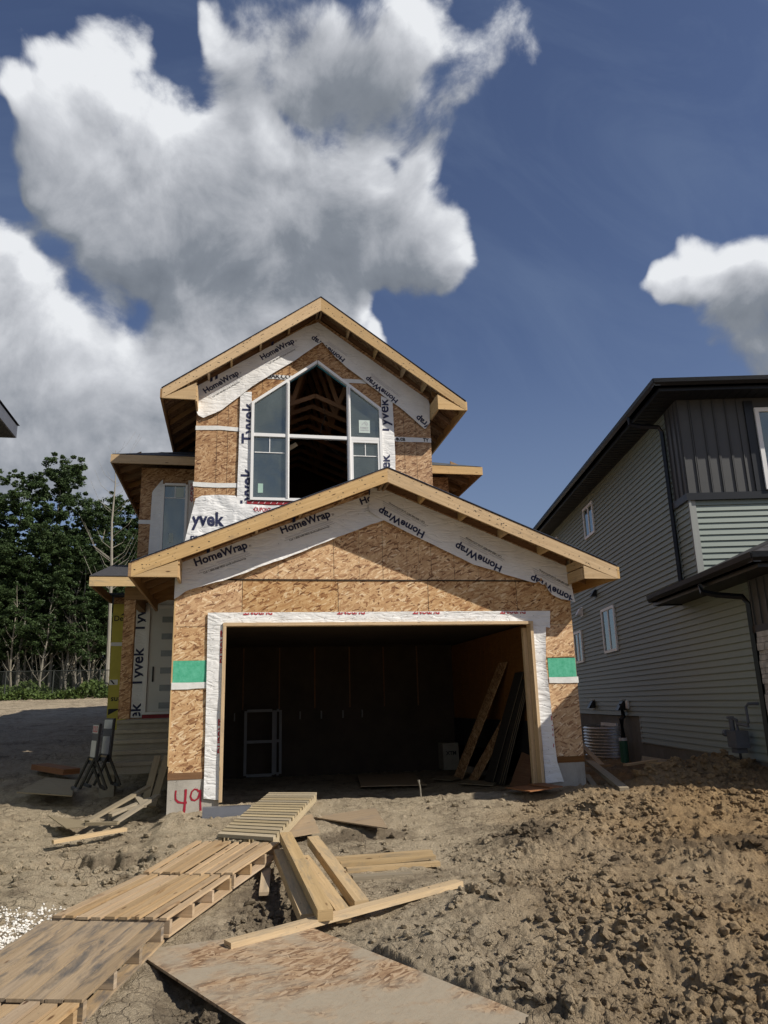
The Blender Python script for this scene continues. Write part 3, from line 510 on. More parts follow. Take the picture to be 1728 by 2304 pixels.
# foundation
m = MB('concrete')
m.prism([(-.85, YG, -.3), (-.16, YG, -.3), (-.16, YG, .72), (-.85, YG, .72)], (0, .2, 0)); m.prism([(4.60, YG, -.3), (5.26, YG, -.3), (5.26, YG, .72), (4.60, YG, .72)], (0, .2, 0))
m.box(-.85, -.65, YG+.203, 27, -.3, .72); m.box(5.06, 5.26, YG+.203, 27, -.3, .72); m.box(-2.45, -.853, YW, 16.2, .3, 1.2); m.box(-2.45, -2.25, 16.203, 27, .3, 1.2)
m.box(-.15, 4.59, YG+.02, YG+.18, -.2, .22)
fnd = m.build('foundation', H)
def ribbon(m, pts, w, Y, mi=0):
    m_ = []
    for i, p in enumerate(pts):
        a = pts[max(i-1, 0)]; b = pts[min(i+1, len(pts)-1)]; d = Vector((b[0]-a[0], b[1]-a[1])); d = d/max(d.length, 1e-6); nx, nz = -d.y, d.x; ww = w*(0.8+0.35*random.random())/2
        m_.append(((p[0]+nx*ww, Y, p[1]+nz*ww), (p[0]-nx*ww, Y, p[1]-nz*ww)))
    for i in range(len(m_)-1): m.face([m_[i][0], m_[i][1], m_[i+1][1], m_[i+1][0]][::-1], [(0, 0)]*4, mi)
m = MB('paint_red')
ribbon(m, [(-.735, .585), (-.74, .53), (-.735, .47), (-.70, .435), (-.66, .425), (-.62, .42), (-.585, .425)], .028, YG-.004); ribbon(m, [(-.605, .595), (-.605, .52), (-.61, .42), (-.615, .33), (-.62, .285)], .030, YG-.0055)
ribbon(m, [(-.43, .555), (-.455, .585), (-.49, .59), (-.525, .56), (-.54, .50), (-.52, .455), (-.48, .445), (-.44, .47), (-.42, .53), (-.415, .575)], .026, YG-.004); ribbon(m, [(-.412, .58), (-.405, .50), (-.405, .40), (-.40, .33), (-.40, .27)], .030, YG-.0055)
m.build('painted_number', fnd, label='number 49 sprayed in dark red paint')
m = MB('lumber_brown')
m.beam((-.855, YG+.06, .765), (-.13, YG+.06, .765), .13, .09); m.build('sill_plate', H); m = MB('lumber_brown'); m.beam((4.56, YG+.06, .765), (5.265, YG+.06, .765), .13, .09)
m.build('sill_plate', H)
# garage walls with seams
def seam_v(m, x, z0, z1, Y, w=.006, mi=1): m.box(x-w/2, x+w/2, Y-.002, Y+.002, z0, z1, mi)
def seam_h(m, x0, x1, z, Y, w=.006, mi=1): m.box(x0, x1, Y-.0025, Y+.0015, z-w/2, z+w/2, mi)
def nails(m, x0, z0, x1, z1, Y, step, mi=1):
    L = math.hypot(x1-x0, z1-z0); k = max(1, int(L/step))
    for i in range(k+1):
        x = x0+(x1-x0)*i/k+random.uniform(-.012, .012); z = z0+(z1-z0)*i/k+random.uniform(-.012, .012)
        if random.random() < 0.25: continue
        if random.random() < 0.5: m.box(x-.007, x+.007, Y-.003, Y, z-.0018, z+.0018, mi)
        else: m.box(x-.0018, x+.0018, Y-.003, Y, z-.007, z+.007, mi)
m = MB('osb', 'seam_dark'); wt = lambda x: rake(x)-.10
m.prism([(-.85, YG, .81), (-.13, YG, .81), (-.13, YG, 2.798), (-.85, YG, 2.798)], (0, .012, 0)); m.prism([(4.56, YG, .81), (5.26, YG, .81), (5.26, YG, 2.798), (4.56, YG, 2.798)], (0, .012, 0), off=(2, 1))
[m.prism([(a_, YG, 2.80), (b_, YG, 2.80), (b_, YG, 3.483), (a_, YG, 3.483)], (0, .012, 0), off=(5+a_*2, 3)) for a_, b_ in ((-.85, .099), (.101, 1.519), (1.521, 2.919), (2.921, 4.359), (4.361, 5.26))]; m.prism([(-.85, YG, 3.49), (5.26, YG, 3.49), (5.26, YG, wt(5.26)), (2.21, YG, wt(2.21)), (-.85, YG, wt(-.85))], (0, .012, 0), off=(9, 8))
for x in (1.52, 2.92, 4.36, .1): seam_v(m, x, 2.8, 3.48, YG)
for x in (1.46, 2.22, 2.99, 3.36, .62): seam_v(m, x, 3.5, min(wt(x)-.02, 4.6), YG, .004)
for x in (1.85, 2.60, 2.79, 3.75): seam_v(m, x, 3.5, wt(x)-.3, YG, .002)
seam_h(m, -.85, -.13, 2.80, YG, .004); seam_h(m, 4.56, 5.26, 2.80, YG, .004); nails(m, -.8, 3.04, 5.2, 3.04, YG, .18); nails(m, 1.5, 3.1, 1.5, 3.44, YG, .12); nails(m, -.8, 1, -.8, 1.9, YG, .1); nails(m, -.45, 1, -.45, 1.9, YG, .12)
nails(m, 2.95, 3.1, 2.95, 3.44, YG, .12); nails(m, 2.25, 3.6, 2.25, 4.4, YG, .12)
wallf = m.build('garage_front_wall', H)
m = MB('seam_dark'); m.beam((-.85, YG-.006, 3.487), (5.26, YG-.006, 3.487), .012, .020); m.build('flashing_strip', H)
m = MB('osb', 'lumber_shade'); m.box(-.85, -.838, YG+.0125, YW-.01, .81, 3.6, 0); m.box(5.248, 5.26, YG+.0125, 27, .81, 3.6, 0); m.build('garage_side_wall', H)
m = MB('lumber'); m.beam((-.853, YG-.003, .9), (-.853, YG-.003, 3.2), .006, .02); m.build('corner_edge', H)
# inside the garage
m = MB('lumber_brown', 'lining_dark', 'interior_dark')
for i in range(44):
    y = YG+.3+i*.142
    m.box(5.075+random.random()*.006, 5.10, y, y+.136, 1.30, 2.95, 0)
m.box(5.06, 5.075, YG+.22, 17.49, .30, 1.298, 1); m.build('interior_wall_lining', H)  # near-black lower band of the wall lining
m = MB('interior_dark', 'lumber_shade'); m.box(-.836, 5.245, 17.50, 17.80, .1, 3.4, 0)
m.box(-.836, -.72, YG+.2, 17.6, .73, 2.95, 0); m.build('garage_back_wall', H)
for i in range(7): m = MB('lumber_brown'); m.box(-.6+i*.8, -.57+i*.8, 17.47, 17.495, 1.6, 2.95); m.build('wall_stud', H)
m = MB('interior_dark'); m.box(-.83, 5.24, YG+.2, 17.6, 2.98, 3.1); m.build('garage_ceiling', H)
for x in (.04, 1.48, 1.96, 2.45, 2.89): m = MB('frame_dimmed'); m.box(x-.014, x+.014, 17.44, 17.498, 1.37, 1.54); m.build('anchor_clip', H)
# rough door frame
DF = thing_part = MB('lumber'); DF.beam((-.14, YG+.02, .41), (-.14, YG+.02, 2.80), .045, .17, up=(0, 1, 0)); DF.beam((4.55, YG+.02, .39), (4.55, YG+.02, 2.80), .045, .17, up=(0, 1, 0)); DF.beam((4.50, YG+.155, .39), (4.50, YG+.155, 2.76), .06, .08, up=(0, 1, 0)); DF.beam((-.165, YG+.02, 2.825), (4.575, YG+.02, 2.825), .17, .045); DF.build('door_frame', H)
# ---- wraps
def off_noise(x, z, amp=.010): return amp*float(vnoise(np.array([x*5.]), np.array([z*5.]), 5)[0])+amp*.5*float(vnoise(np.array([x*17.]), np.array([z*11.]), 9)[0])
from mathutils.bvhtree import BVHTree
BV = {}
def surf_y(o, x, z):
    """y of the front surface of wrap object o at (x, z), or None where it does not reach"""
    if o.name not in BV:
        me = o.data; og = ORG[o.name]; BV[o.name] = BVHTree.FromPolygons([(v.co.x+og[0], v.co.y+og[1], v.co.z+og[2]) for v in me.vertices], [tuple(p.vertices) for p in me.polygons])
    h = BV[o.name].ray_cast(Vector((x, -2, z)), Vector((0, 1, 0))); return None if h[0] is None else h[0].y
def resample(pl, n):
    L = [0]
    for a, b in zip(pl[:-1], pl[1:]): L.append(L[-1]+math.hypot(b[0]-a[0], b[1]-a[1]))
    out = []
    for i in range(n):
        t = L[-1]*i/(n-1); k = max(j for j in range(len(L)-1) if L[j] <= t+1e-9); u = (t-L[k])/max(L[k+1]-L[k], 1e-9); out.append((pl[k][0]+(pl[k+1][0]-pl[k][0])*u, pl[k][1]+(pl[k+1][1]-pl[k][1])*u))
    return out
def wrap(name, Y, top, bot, parent, nS=60, nT=8, flare=0.0, amp=.010, base=.008, wav=.008, label=None, matn='house_wrap'):
    A = resample(top, nS); B = resample(bot, nS); P = []
    for j in range(nT):
        t = j/(nT-1); row = []
        for i in range(nS):
            x = A[i][0]+(B[i][0]-A[i][0])*t; z = A[i][1]+(B[i][1]-A[i][1])*t
            if j == nT-1: z += wav*(float(vnoise(np.array([x*6.]), np.array([z*2.]), 77)[0])-.5)*2
            row.append((x, Y-base-off_noise(x, z, amp)-flare*t**4*(.6+.8*float(vnoise(np.array([x*2.3]), np.array([1.]), 78)[0])), z))
        P.append(row)
    m = MB(matn); m.grid(P); return m.build(name, parent, smooth=True, weld=True, label=label)
def text_mesh(txt, bold=0.0, fine=True):
    cu = bpy.data.curves.new('t', 'FONT'); cu.body = txt; cu.size = 1.0; cu.offset = bold; cu.resolution_u = 3
    o = bpy.data.objects.new('t', cu); COL.objects.link(o); bpy.context.view_layer.update(); me = bpy.data.meshes.new_from_object(o.evaluated_get(bpy.context.evaluated_depsgraph_get())); bpy.data.objects.remove(o); bpy.data.curves.remove(cu)
    import bmesh
    bm = bmesh.new(); bm.from_mesh(me); bmesh.ops.triangulate(bm, faces=bm.faces)
    for _ in range(3 if fine else 0):
        e = [e for e in bm.edges if e.calc_length() > 0.13]
        if not e: break
        bmesh.ops.subdivide_edges(bm, edges=e, cuts=1); bmesh.ops.triangulate(bm, faces=bm.faces)
    bm.to_mesh(me); bm.free()
    v = np.array([p.co[:] for p in me.vertices]); f = [tuple(p.vertices) for p in me.polygons]; bpy.data.meshes.remove(me); return v, f
def letters(name, parent, txt, p0, p1, Y=None, mat='ink_navy', flip=False, lift=.003, amp=.010, base=.008, bold=.02, clip=None, squash=1.0, zfun=None):
    flat = not parent.name.startswith(('gable_wrap', 'upper_wrap', 'opening_wrap', 'window_wrap', 'door_wrap', 'seam_tape'))
    """lettering whose baseline runs p0 -> p1; on a wall plane Y (x,z) unless zfun gives the 3-D point for (x,z)"""
    v, f = text_mesh(txt, bold, 'Call' not in txt); x0, x1 = v[:, 0].min(), v[:, 0].max(); L = math.hypot(p1[0]-p0[0], p1[1]-p0[1]); s = L/(x1-x0); dx, dz = (p1[0]-p0[0])/L, (p1[1]-p0[1])/L; ux, uz = (-dz, dx)
    m = MB(mat); W2 = []
    for p in v:
        a = (p[0]-x0)*s; b = p[1]*s*squash; x = p0[0]+dx*a+ux*b; z = p0[1]+dz*a+uz*b
        W2.append(zfun(x, z) if zfun else ((x, Y-base-off_noise(x, z, amp)-lift, z) if flat else (lambda y: None if y is None else (x, y-.006, z))(surf_y(parent, x, z))))
    for q in f:
        if any(W2[i] is None for i in q): continue
        if clip and not all(clip(v_[0], v_[2]) for v_ in [W2[i] for i in q]): continue
        m.face([W2[i] for i in q], [(0, 0)]*len(q))
    if m.f: return m.build(name, parent)
def hw_print(parent, p0, p1, Y, clip=None):
    letters('printed_word', parent, 'HomeWrap', p0, p1, Y, clip=clip, bold=.032)
    L = math.hypot(p1[0]-p0[0], p1[1]-p0[1]); dx, dz = (p1[0]-p0[0])/L, (p1[1]-p0[1])/L; ux, uz = -dz, dx
    at = lambda a, b: (p0[0]+dx*a+ux*b, p0[1]+dz*a+uz*b)
    m = MB('ink_grey', 'ink_black')
    for b, a0, a1, mi in ((-.050, .30, .78, 0), (-.062, .28, .78, 0), (-.082, .02, .28, 0), (-.082, .31, .80, 0), (-.094, .02, .80, 0), (-.118, 0, .82, 1)):
        k = 9
        for i in range(k):
            q = [at(a0+(a1-a0)*i/k, b), at(a0+(a1-a0)*(i+1)/k, b), at(a0+(a1-a0)*(i+1)/k, b+(.004 if mi == 0 else .003)), at(a0+(a1-a0)*i/k, b+(.004 if mi == 0 else .003))]
            if clip and not all(clip(*c) for c in q): continue
            q = [(x, surf_y(parent, x, z), z) for x, z in q]
            if all(c[1] is not None for c in q): m.face([(x, y-.003, z) for x, y, z in q], [(0, 0)]*4, mi)
    if m.f: m.build('printed_lines', parent)
    letters('printed_line', parent, 'Call 1-800-448-9835 tyvek.ca/homewrap', at(.07, -.150), at(.72, -.150), Y, 'ink_black', bold=.01, clip=clip)
    letters('printed_mark', parent, '\u00ae', at(L+.02, .0), at(L+.055, .0), Y, 'ink_navy', bold=0, clip=clip)
def onrake(lo): return [(x, rake(x)-lo) for x in (-.86, 2.23)]
wl = wrap('gable_wrap', YG, [(-.865, rake(-.86)-.13), (2.25, rake(2.25)-.135)], [(-.865, 3.20), (-.80, 3.235), (-.70, 3.31), (-.35, 3.41), (.04, 3.54), (.7, 3.80), (1.30, 4.05), (2.25, 4.43)], H, 90, 10, flare=.055, label='white wrap strip under the left rake of the garage gable')
for a in ((-.58, 3.68), (.67, 4.19), (1.90, 4.675)): hw_print(wl, a, (a[0]+.75, a[1]+.285), YG, clip=lambda x, z: x < 2.15)
m = MB('ink_navy')
for x, z in ((-.43, 3.87), (.83, 4.36), (2.02, 4.83)): m.prism([(x, YG-.024, z), (x+.045, YG-.024, z+.018), (x+.045, YG-.024, z+.11), (x, YG-.024, z+.09)], (0, .001, 0))
m.build('printed_stem', wl)
wr_ = wrap('gable_wrap', YG, [(2.05, rake(2.21)-.14), (2.21, rake(2.21)-.135), (5.275, rake(5.27)-.13)], [(2.00, 4.56), (2.24, 4.425), (2.91, 4.09), (3.65, 3.74), (4.45, 3.50), (4.66, 3.44), (4.72, 3.47), (4.78, 3.42), (4.83, 3.44), (4.86, 3.36), (4.92, 3.27), (5.08, 3.19), (5.31, 3.145)], H, 110, 10, flare=.045, base=.022, label='white wrap strip under the right rake of the garage gable, torn at its lower end')
for a, b in (((2.90, 4.245), (2.19, 4.63)), ((4.135, 3.71), (3.41, 4.09)), ((5.33, 3.21), (4.62, 3.575))):
    for w_ in (0,):
        v_base = .022
        letters('printed_word', wr_, 'HomeWrap', a, b, YG, bold=.032, base=v_base, clip=lambda x, z: x < 5.27)
        L = math.hypot(b[0]-a[0], b[1]-a[1]); dx, dz = (b[0]-a[0])/L, (b[1]-a[1])/L; ux, uz = -dz, dx
        mm = MB('ink_grey', 'ink_black')
        for bb, a0, a1, mi in ((-.055, .30, .78, 0), (-.068, .28, .78, 0), (-.088, .02, .28, 0), (-.088, .31, .80, 0), (-.100, .02, .80, 0), (-.122, 0, .82, 1)):
            for i in range(9):
                q = [(a[0]+dx*s_+ux*t_, a[1]+dz*s_+uz*t_) for s_, t_ in ((a0+(a1-a0)*i/9, bb), (a0+(a1-a0)*(i+1)/9, bb), (a0+(a1-a0)*(i+1)/9, bb+.004), (a0+(a1-a0)*i/9, bb+.004))]
                q = [(x, surf_y(wr_, x, z), z) for x, z in q]
                if all(c[1] is not None for c in q): mm.face([(x, y-.003, z) for x, y, z in q], [(0, 0)]*4, mi)
        if mm.f: mm.build('printed_lines', wr_)
        letters('printed_line', wr_, 'Call 1-800-448-9835 tyvek.ca/homewrap', (a[0]+dx*.07-ux*.152, a[1]+dz*.07-uz*.152), (a[0]+dx*.72-ux*.152, a[1]+dz*.72-uz*.152), YG, 'ink_black', bold=.01, base=.022, clip=lambda x, z: x < 5.26)
m = MB('osb_aged'); m.prism([(4.66, YG-.04, 3.43), (4.80, YG-.05, 3.43), (4.79, YG-.06, 3.50), (4.77, YG-.055, 3.53), (4.72, YG-.06, 3.47)], (0, .006, 0)); m.build('torn_flap', wr_)
# wrap round the opening
ow = wrap('opening_wrap', YG, [(-.385, 3.0), (4.895, 3.01)], [(-.38, 2.74), (-.14, 2.80), (4.58, 2.80), (4.87, 2.74)], H, 120, 7, base=.014, amp=.012, wav=.004, label='white wrap border over the garage opening')
wrap('opening_wrap', YG, [(-.385, 2.99), (-.37, 1.6), (-.365, .47)], [(-.165, 2.80), (-.155, 1.6), (-.155, .435)], H, 60, 6, base=.020, amp=.014, wav=.01, flare=.0, label='white wrap border on the left side of the garage opening')
wrap('opening_wrap', YG, [(4.58, 2.79), (4.58, 1.6), (4.60, .44)], [(4.79, 2.76), (4.74, 2.2), (4.77, 1.6), (4.785, 1.0), (4.80, .75), (4.88, .46)], H, 60, 6, base=.020, amp=.014, flare=.03, wav=.01, label='loose white wrap border on the right side of the garage opening')
for x in (.12, 1.50, 2.66, 4.06): letters('printed_word', ow, 'DUPONT', (x+.42, 3.055), (x, 3.055), YG, 'ink_red', clip=lambda xx, z: z < 3.004, base=.014, bold=.03, squash=1.25)
opn = [o for o in H.children if o.name.startswith('opening_wrap')]
for z in (1.95, .95): letters('printed_word', opn[2], 'DUPONT', (4.86, z), (4.86, z+.46), YG, 'ink_red', clip=lambda xx, zz: xx < 4.772, base=.03, lift=.006, bold=.03, squash=1.3)
for z in (1.05, 2.28): letters('printed_word', opn[1], 'DUPONT', (-.10, z), (-.10, z+.46), YG, 'ink_red', clip=lambda xx, zz: xx < -.165, base=.024, lift=.004, bold=.03, squash=1.25)
m = MB('nail_dark'); nails(m, -.3, 2.93, 4.8, 2.93, YG-.034, .2, 0); nails(m, -.3, .6, -.3, 2.8, YG-.042, .16, 0); nails(m, 4.68, .6, 4.68, 2.7, YG-.046, .16, 0); nails(m, -.6, 3.55, 2.1, 4.62, YG-.03, .25, 0); m.build('staple_row', H)
# green boards and tape
m = MB('green_board'); m.box(-.846, -.372, YG-.005, YG-.001, 2.018, 2.32); m.build('green_panel', H, label='green membrane board left of the opening'); m = MB('green_board'); m.box(4.795, 5.255, YG-.005, YG-.001, 1.985, 2.275); m.build('green_panel', H, label='green membrane board right of the opening')
m = MB('osb'); m.prism([(4.79, YG-.012, 2.285), (5.27, YG-.02, 2.295), (5.27, YG-.02, 2.305), (4.79, YG-.012, 2.30)], (0, .01, 0)); m.build('board_lip', H)
def tape(x0, x1, z0, z1, Y, parent, sag=.015, lab=None): return wrap('seam_tape', Y, [(x0, z1), ((x0+x1)/2, z1-sag), (x1, z1)], [(x0, z0), ((x0+x1)/2, z0-sag), (x1, z0)], parent, 16, 4, base=.008, amp=.006, wav=.006, label=lab, matn='tape_white')
tape(-.855, -.375, 1.93, 2.02, YG, H, .004); tape(4.79, 5.275, 1.895, 1.985, YG, H, .004)

# ---- garage roof
def gable_roof(name, xr, ridge, slope, xl, xrr, Yf, Yb, zl, th=.21, skin='felt_blue', wallY=None, zret=None, wallx=None, lab=None, nlook=5, tails=4, leaveYb=None, lookx=None):
    top = lambda x: ridge-slope*abs(x-xr)
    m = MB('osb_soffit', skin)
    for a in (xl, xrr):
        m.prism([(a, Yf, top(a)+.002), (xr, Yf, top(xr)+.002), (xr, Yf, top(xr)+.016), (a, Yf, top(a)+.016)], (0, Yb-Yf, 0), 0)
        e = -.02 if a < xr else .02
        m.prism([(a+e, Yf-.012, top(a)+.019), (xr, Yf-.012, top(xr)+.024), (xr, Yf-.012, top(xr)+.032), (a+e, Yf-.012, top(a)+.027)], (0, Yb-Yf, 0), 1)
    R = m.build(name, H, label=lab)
    for a in (xl, xrr):
        sg = -1 if a < xr else 1; f = MB('lumber'); e0 = top(a)-.185
        n = 1; r0 = (random.random()*5, random.random()*5); P = [(a, e0), (xr, top(xr)-th), (xr, top(xr)), (a, top(a))]
        for Y in (Yf-.0, Yf+.038):
            q = [(x, Y, z) for x, z in P]; f.face(q if (Y == Yf) == (a < xr) else q[::-1], [(r0[0]+(x-P[0][0])*1.08, r0[1]+z-top(x)) for x, z in P] if (Y == Yf) == (a < xr) else [(r0[0]+(x-P[0][0])*1.08, r0[1]+z-top(x)) for x, z in P][::-1])
        for i in range(4):
            j = (i+1) % 4; q = [(P[i][0], Yf, P[i][1]), (P[j][0], Yf, P[j][1]), (P[j][0], Yf+.038, P[j][1]), (P[i][0], Yf+.038, P[i][1])]; f.face(q, [(c[0]*1.08, c[1]+c[2]*.2) for c in q])
        f.build('fascia_board', R)
        # nail heads
        k = MB('nail_dark')
        for i in range(60):
            x = a+(xr-a)*random.random(); z = top(x)-random.uniform(.02, th-.03); s_ = random.uniform(.004, .012); k.box(x-s_, x+s_, Yf-.0015, Yf-.0005, z-s_*.5, z+s_*.6)
        k.build('nail_heads', R)
        # boxed return at the eave
        rb = MB('lumber'); xw = wallx[0] if a < xr else wallx[1]; zb = e0
        rb.prism([(a, Yf+.002, zb), (xw, Yf+.002, zb), (xw, Yf+.002, top(xw)-th-.002)], (0, .036, 0)); rb.beam((xw+sg*.0, Yf+.04, zb+.085), (xw+sg*.0, wallY-.005, zb+.085), .038, .17 if zret is None else zret)
        rb.beam((xw-sg*.002, Yf+.04, zb+.17+.08), (xw-sg*.002, wallY-.005, zb+.17+.08), .034, .12); rb.build('eave_return', R)
        # eave sub fascia and rafter tails
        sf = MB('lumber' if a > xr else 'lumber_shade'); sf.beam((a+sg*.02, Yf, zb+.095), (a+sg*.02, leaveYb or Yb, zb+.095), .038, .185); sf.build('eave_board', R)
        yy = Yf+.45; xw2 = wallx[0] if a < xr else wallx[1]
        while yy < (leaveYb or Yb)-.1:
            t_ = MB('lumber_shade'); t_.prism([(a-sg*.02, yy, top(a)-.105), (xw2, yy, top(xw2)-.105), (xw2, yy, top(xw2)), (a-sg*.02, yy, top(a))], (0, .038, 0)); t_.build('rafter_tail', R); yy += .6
    for i in range(1, nlook+1):
        for sg, a in ((-1, xl), (1, xrr)):
            x = xr+sg*(.10+(abs(a-xr)-.75)*i/nlook) if lookx is None else xr+sg*lookx[i-1]
            l_ = MB('lumber'); ang = slope*sg; l_.prism([(x-.019, Yf+.038, top(x-.019)-.125), (x+.019, Yf+.038, top(x+.019)-.125), (x+.019, Yf+.038, top(x+.019)), (x-.019, Yf+.038, top(x-.019))], (0, wallY-Yf+.1, 0)); l_.build('lookout', R)
    l_ = MB('lumber_shade'); l_.box(xr-.055, xr-.017, Yf+.038, wallY+.1, top(xr)-.19, top(xr)-.03); l_.box(xr+.017, xr+.055, Yf+.038, wallY+.1, top(xr)-.19, top(xr)-.03); l_.build('ridge_lookout', R)
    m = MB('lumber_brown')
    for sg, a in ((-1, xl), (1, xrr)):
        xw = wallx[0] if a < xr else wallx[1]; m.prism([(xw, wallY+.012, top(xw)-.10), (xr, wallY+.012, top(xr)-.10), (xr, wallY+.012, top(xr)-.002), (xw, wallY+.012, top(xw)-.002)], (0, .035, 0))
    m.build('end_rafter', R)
    return R
R1 = gable_roof('garage_roof', 2.21, 5.09, .41, -1.405, 5.80, 10.6, 14.49, None, .205, wallY=YG, wallx=(-.79, 5.25), lookx=(.62, 1.27, 1.92, 2.57, 3.1), lab='low gable roof over the garage with bare yellow fascia boards')
m = MB('osb_soffit', 'felt_blue'); top = lambda x: 5.09-.41*abs(x-2.21)
m.build if False else None
# ---- upper gable wall (with the window opening)
WX0, WX1, WZ0, WZE, WZP, WXC = .24, 2.92, 5.60, 7.665, 8.67, 1.58
UL, UR = -.84, 3.98
uw = lambda x: urake(x)-.13
m = MB('osb_aged', 'seam_dark')
m.prism([(UL, YU, 3.4), (WX0, YU, 3.4), (WX0, YU, uw(WX0)), (UL, YU, uw(UL))], (0, .012, 0)); m.prism([(WX1, YU, 3.4), (UR, YU, 3.4), (UR, YU, uw(UR)), (WX1, YU, uw(WX1))], (0, .012, 0), off=(3, 2))
m.prism([(WX0, YU, 3.4), (WX1, YU, 3.4), (WX1, YU, WZ0), (WX0, YU, WZ0)], (0, .012, 0), off=(6, 1)); m.prism([(WX0, YU, WZE), (WXC, YU, WZP), (WXC, YU, uw(WXC)), (WX0, YU, uw(WX0))], (0, .012, 0)); m.prism([(WXC, YU, WZP), (WX1, YU, WZE), (WX1, YU, uw(WX1)), (WXC, YU, uw(WXC))], (0, .012, 0), off=(3, 2))
for x in (-.43, -.22, 3.40, 3.66): seam_v(m, x, 5.0, 7.75, YU, .005)
for x in (.45, 1.0, 1.30, 1.85, 2.25, 2.7): seam_v(m, x, WZP-.7*abs(x-WXC)+.08, uw(x)-.3, YU, .005)
for x in (-.8, -.45, -.2): nails(m, x, 5.95, x, 7.05, YU, .12)
for x in (3.35, 3.7, 3.93): nails(m, x, 5.95, x, 7.0, YU, .12)
m.build('upper_front_wall', H)
m = MB('osb_aged'); m.box(UL, UL+.012, YU+.0125, YW+.5, 3.4, 8.0); m.box(UR-.012, UR, YU+.0125, YW+.5, 3.4, 8.0); m.build('upper_side_wall', H)
R2 = gable_roof('upper_roof', 1.60, 9.82, .72, -1.46, 4.585, 13.9, 22.0, None, .285, wallY=YU, wallx=(-.83, 4.0), lookx=(.62, 1.20, 1.78, 2.22, 2.6), zret=.20, leaveYb=19.4, lab='steep upper gable roof with bare fascia boards and open rafters')
wu = wrap('upper_wrap', YU, [(-.85, 7.97), (-.5, 8.20), (1.35, 9.46), (1.60, 9.53)], [(-.84, 7.40), (-.80, 7.32), (-.70, 7.27), (-.35, 7.45), (.23, 7.99), (1.0, 8.56), (1.66, 9.08)], H, 80, 10, flare=.05, label='white wrap strip under the left rake of the upper gable')
for a, b in (((-.68, 7.81), (-.02, 8.27)), ((.44, 8.62), (1.11, 9.07))): hw_print(wu, a, b, YU)
m = MB('ink_navy')
for x, z in ((-.60, 8.06), (-.50, 8.12), (.62, 8.95)): m.prism([(x, YU-.024, z), (x+.05, YU-.024, z+.03), (x+.05, YU-.024, z+.12), (x, YU-.024, z+.08)], (0, .001, 0))
m.build('printed_stem', wu)
wv = wrap('upper_wrap', YU, [(1.30, 9.42), (1.60, 9.57), (3.95, 7.92), (3.98, 7.82)], [(1.50, 9.02), (1.68, 9.10), (1.95, 8.78), (2.2, 8.55), (2.98, 7.95), (3.45, 7.60), (3.85, 7.24), (3.96, 7.40)], H, 80, 10, flare=.03, base=.022, label='white wrap strip under the right rake of the upper gable')
for a, b in (((2.17, 8.74), (1.49, 9.24)), ((3.29, 7.87), (2.64, 8.38)), ((4.45, 6.98), (3.71, 7.56))):
    letters('printed_word', wv, 'HomeWrap', a, b, YU, bold=.032, base=.024, clip=lambda x, z: x < 3.93)
    L = math.hypot(b[0]-a[0], b[1]-a[1]); dx, dz = (b[0]-a[0])/L, (b[1]-a[1])/L; ux, uz = -dz, dx; mm = MB('ink_grey')
    for bb, a0, a1 in ((-.055, .3, .78), (-.068, .28, .78), (-.088, .02, .28), (-.088, .31, .8), (-.1, .02, .8), (-.122, 0, .82)):
        q = [(a[0]+dx*s_+ux*t_, a[1]+dz*s_+uz*t_) for s_, t_ in ((a0, bb), (a1, bb), (a1, bb+.004), (a0, bb+.004))]
        q = [(x, surf_y(wv, x, z), z) for x, z in q]
        if all(c[1] is not None for c in q): mm.face([(x, y-.003, z) for x, y, z in q], [(0, 0)]*4)
    if mm.f: mm.build('printed_lines', wv)
# wraps beside and below the big window
wa = wrap('window_wrap', YU, [(.01, 7.87), (-.0, 6.6), (-.015, 5.50)], [(.235, 7.89), (.26, 6.6), (.25, 5.47)], H, 60, 5, base=.024, amp=.014, wav=.003, label='vertical white wrap left of the big window')
for z in (6.77, 5.50-.12): letters('printed_word', wa, 'Tyvek', (.30, z), (.30, z+.88), YU, base=.028, clip=lambda xx, zz: xx < .238 and zz > 5.5, lift=.004, bold=.02)
wb = wrap('window_wrap', YU, [(2.92, 7.95), (2.92, 6.6), (2.92, 5.4)], [(3.17, 7.85), (3.19, 6.6), (3.16, 5.4)], H, 60, 5, base=.030, amp=.010, wav=.003, label='vertical white wrap right of the big window')
for z in (7.10, 5.86): letters('printed_word', wb, 'Tyvek', (3.07, z), (3.07, z+.80), YU, base=.034, clip=lambda xx, zz: xx > 2.925 and zz < 7.9, lift=.004, bold=.02)
bl = wrap('window_wrap', YU, [(-.80, 5.60), (-.70, 5.66), (-.4, 5.69), (-.02, 5.68), (.0, 5.52), (.6, 5.50), (2.9, 5.48)], [(-1.0, 4.6), (0, 4.6), (2.9, 4.6)], H, 90, 16, base=.030, amp=.035, wav=.0, label='billowing white wrap below the big window')
letters('printed_word', bl, 'Tyvek', (-1.04, 5.07), (-.24, 5.07), YU, base=.075, amp=.01, clip=lambda xx, zz: xx > -.86, bold=.03, squash=1.2)
letters('printed_word', bl, 'HomeWrap', (-1.13, 4.76), (-.12, 4.76), YU, base=.075, amp=.01, clip=lambda xx, zz: xx > -.88)
letters('printed_word', bl, '\u25c2DUPONT\u25b8', (.30, 5.37), (.68, 5.37), YU, 'ink_red', base=.075, amp=.01, squash=1.5)
letters('printed_word', bl, 'Tyvek', (.40, 5.06), (1.25, 5.06), YU, base=.075, amp=.01, bold=.03)
m = MB('tape_red', 'tape_white'); m.box(.18, 2.9, YU-.05, YU-.046, 5.52, 5.585, 0)
